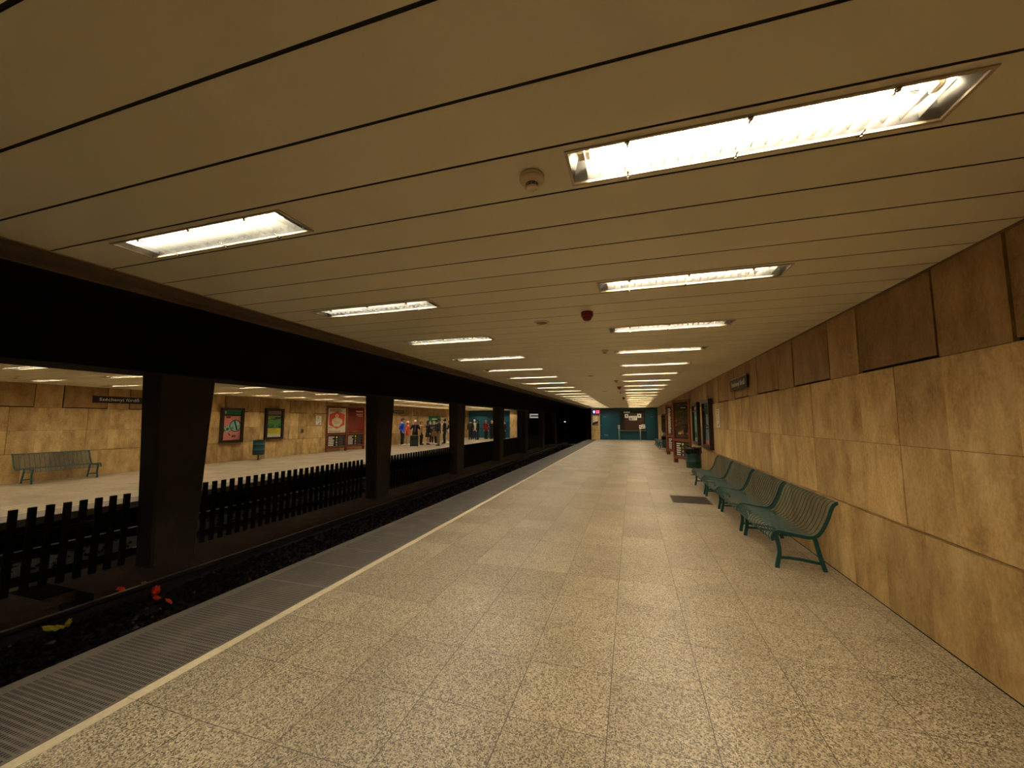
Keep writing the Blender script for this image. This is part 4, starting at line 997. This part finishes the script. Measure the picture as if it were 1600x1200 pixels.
        if hair_style == 'cap': mb.prism([(-.042*H, -.052*H, .960*H), (.042*H, -.052*H, .960*H), (.034*H, -.10*H, .952*H), (-.034*H, -.10*H, .952*H)], (0, 0, .006*H))
        else: mb.tube([(.055*H*math.cos(2*math.pi*k/18), .064*H*math.sin(2*math.pi*k/18)+.002*H, .952*H) for k in range(18)], .010*H, 8, closed=True)
        mb.build('cap', r)
    if 'mask' in extras:
        mb = MB('cloth_white'); mb.ball(hc+Vector((0, -.026*H, -.030*H)), .041*H, 12, 8, (.95, 1.0, .72)); mb.build('face_mask', r)
    if 'scarf' in extras:
        mb = MB('cloth_purple'); mb.tube([(.050*H*math.cos(2*math.pi*k/16), .046*H*math.sin(2*math.pi*k/16), .848*H) for k in range(16)], .020*H, 8, closed=True)
        mb.tube([(.01*H, -.06*H, .84*H), (.012*H, -.085*H, .74*H), (.0, -.088*H, .60*H), (-.004*H, -.088*H, .54*H)], [.022*H, .026*H, .028*H, .026*H], 10); mb.build('scarf', r)
    if 'white_scarf' in extras:
        mb = MB('cloth_white'); mb.tube([(.052*H*math.cos(2*math.pi*k/16), .048*H*math.sin(2*math.pi*k/16)+.004*H, .845*H) for k in range(16)], .022*H, 8, closed=True); mb.build('scarf', r)
    return r
RT, TO = Vector((.84, .54)), Vector((.54, -.84))
def fdir(a, b): v = RT*a+TO*b; return (v.x, v.y)
person((-14.50, 22.58, 0), fdir(1, .35), 1.77, 'person in bright blue jacket, dark cap and white face mask', 'cloth_blue', 'cloth_black', 'cloth_white', 'cloth_black', 'cap', arms=('pocket', 'pocket'), extras=('mask',))
person((-14.52, 23.28, 0), fdir(1, .2), 1.58, 'person in orange jacket with a peach hat and pale legs', 'cloth_orange', 'cloth_beige', 'cloth_white', 'hat_peach', 'hat', coat=.40, arms=('pocket', 'pocket'))
person((-13.74, 22.92, 0), fdir(-.1, 1), 1.66, 'person in black coat, white cap and purple scarf, hands at the face', 'cloth_black', 'cloth_black', 'shoe_black', 'cloth_white', 'cap', coat=.36, arms=('face', 'face'), extras=('scarf',))
person((-13.68, 23.60, 0), fdir(.9, .4), 1.60, 'person in tan jacket and black trousers facing the group', 'cloth_tan', 'cloth_black', 'shoe_black', 'hair_dark', 'bob', arms=('down', 'front'))
person((-13.38, 23.98, 0), fdir(.7, -.3), 1.66, 'person in knee length black coat with bare legs', 'cloth_black', 'skin', 'shoe_black', 'hair_dark', 'long', coat=.31, arms=('down', 'front'))
person((-13.70, 25.05, 0), fdir(-.5, .8), 1.64, 'person in black jacket with white shoes behind the brown bag', 'cloth_black', 'cloth_black', 'cloth_white', 'hair_dark', 'long', arms=('front', 'front'))
person((-13.16, 24.70, 0), fdir(-1, .2), 1.68, 'person in charcoal jacket with white shoes facing left', 'cloth_charcoal', 'cloth_black', 'cloth_white', 'hair_dark', 'short', arms=('front', 'down'))
person((-12.14, 23.17, 0), fdir(-1, .1), 1.80, 'person in dark navy jacket and khaki trousers', 'cloth_navy', 'cloth_khaki', 'shoe_brown', 'hair_brown', 'short', arms=('front', 'front'), skin='skin_brown')
person((-12.95, 25.60, 0), fdir(-.8, -.3), 1.76, 'person in black jacket half hidden behind the khaki trousers', 'cloth_black', 'cloth_black', 'shoe_black', 'hair_dark', 'short')
person((-13.03, 26.50, 0), fdir(-1, .3), 1.62, 'person in dark jacket and pale trousers beside the third column', 'cloth_charcoal', 'cloth_beige', 'cloth_white', 'hair_dark', 'long', arms=('front', 'front'))
p_back = person((-13.37, 31.35, 0), fdir(.3, -1), 1.72, 'person in brown coat with a white scarf, seen from behind', 'cloth_brown', 'cloth_black', 'shoe_black', 'hair_dark', 'short', extras=('white_scarf',))
person((-13.45, 32.40, 0), fdir(-.1, 1), 1.72, 'person in white jacket, jeans and pale cap before the teal wall', 'cloth_white', 'cloth_jeans', 'shoe_black', 'cloth_white', 'cap', arms=('front', 'down'))
person((-12.70, 31.35, 0), fdir(-.9, -.5), 1.71, 'person with long dark red hair and black jacket', 'cloth_black', 'cloth_navy', 'shoe_black', 'hair_red', 'long')
p_red = person((-12.48, 32.75, 0), fdir(.8, -.6), 1.68, 'person wearing a red backpack before the teal wall', 'cloth_red', 'cloth_black', 'shoe_black', 'hair_blond', 'short')
person((-12.12, 33.25, 0), fdir(-.6, .5), 1.66, 'blond person in black jacket beside the red backpack', 'cloth_black', 'cloth_black', 'shoe_black', 'hair_blond', 'bob', arms=('front', 'down'))
person((-11.72, 33.6, 0), fdir(-.8, .3), 1.64, 'person in dark jacket at the edge of the fourth column', 'cloth_charcoal', 'cloth_black', 'shoe_black', 'hair_dark', 'short', arms=('front', 'down'))
person((-11.10, 33.9, 0), fdir(-1, .2), 1.62, 'person in black silhouetted before the far tan pier', 'cloth_black', 'cloth_black', 'shoe_black', 'hair_dark', 'short')
# suitcase standing before the person with the purple scarf
r = empty('suitcase', (-13.10, 21.75, 0), math.atan2(TO.y, TO.x)+math.pi/2, 'large black wheeled suitcase in front of the purple scarf', 'suitcase')
MB('cloth_black').box(-.25, .25, -.15, .15, .05, .72).build('shell', r, bevel=.04, seg=3); MB('cloth_charcoal').box(-.20, .20, -.165, -.15, .12, .42).build('front_pocket', r, bevel=.01)
MB('rail_steel').tube([(-.12, .1, .70), (-.12, .1, .98), (.12, .1, .98), (.12, .1, .70)], .012, 8).build('handle', r)
for x in (-.2, .2):
    for y in (-.11, .11): MB('ink_black').tube([(x-.015, y, .03), (x+.015, y, .03)], .03, 12).build('wheel', r)
def bag(loc, f, name, mat, w, d, h, lab, cat, strap=True):
    r = empty(name, loc, math.atan2(f[1], f[0])+math.pi/2, lab, cat)
    MB(mat).loft([ell(0, 0, z, a, b, 18) for z, a, b in ((0, w*.40, d*.4), (h*.06, w*.5, d*.5), (h*.5, w*.52, d*.52), (h*.9, w*.44, d*.40), (h, w*.34, d*.24))]).build('bag_body', r)
    if strap: MB(mat).tube([(-w*.3, 0, h*.93), (-w*.25, 0, h*1.25), (0, 0, h*1.42), (w*.25, 0, h*1.25), (w*.3, 0, h*.93)], .012, 8).build('strap', r)
    else: MB(mat).box(-w*.3, w*.3, -d*.62, -d*.40, h*.12, h*.5).build('front_pocket', r, bevel=.02)
    return r
bag((-12.80, 23.80, .58), fdir(0, 1), 'shoulder_bag', 'leather_brown', .36, .18, .34, 'brown leather bag held beside the knee length black coat', 'bag')
bag((-12.80, 26.15, .75), fdir(0, 1), 'shoulder_bag', 'cloth_white', .30, .16, .26, 'white bag carried by the person beside the third column', 'bag')
bag((-11.62, 33.25, .92), fdir(0, 1), 'shoulder_bag', 'cloth_white', .34, .16, .32, 'white bag at the edge of the fourth column', 'bag')
def backpack(p, lab, mat):
    rz = p.rotation_euler.z; c = Vector((0, .235, .98)); c.rotate(Matrix.Rotation(rz, 3, 'Z')); b = Vector(p.location)+c
    q = bag((b.x, b.y, b.z), (math.cos(rz+math.pi/2), math.sin(rz+math.pi/2)), 'backpack', mat, .36, .20, .46, lab, 'backpack', False)
    q.rotation_euler.z = rz+math.pi
backpack(p_back, 'dark brown backpack on the person with the white scarf', 'cloth_brown'); backpack(p_red, 'red backpack before the teal wall', 'cloth_red')

# ------------------------------------------------------------------ pieces that sit on a part become its sub-parts
SUB = {'lettering': 'board', 'print': ('sheet', 'board'), 'grille_ribs': 'grille', 'slot_plate': 'head', 'front_pocket': ('shell', 'bag_body'), 'blue_symbol': 'case', 'white_symbol': 'case', 'red_symbol': 'case', 'map_sheet': 'board', 'keys': 'box', 'lens': 'housing', 'face_mask': 'body', 'lamp_holder': 'reflector', 'lamp_shade': 'frame', 'blind': 'frame'}
ALL = list(bpy.data.objects); BYP = {}
for o in ALL:
    if o.parent: BYP.setdefault(o.parent, []).append(o)
for p, ch in list(BYP.items()):
    if p.parent: continue
    part = {c.name.split('.')[0]: c for c in ch}
    for c in ch:
        want = SUB.get(c.name.split('.')[0])
        for w in ((want,) if isinstance(want, str) else (want or ())):
            if w in part and part[w] is not c: c.parent = part[w]; break
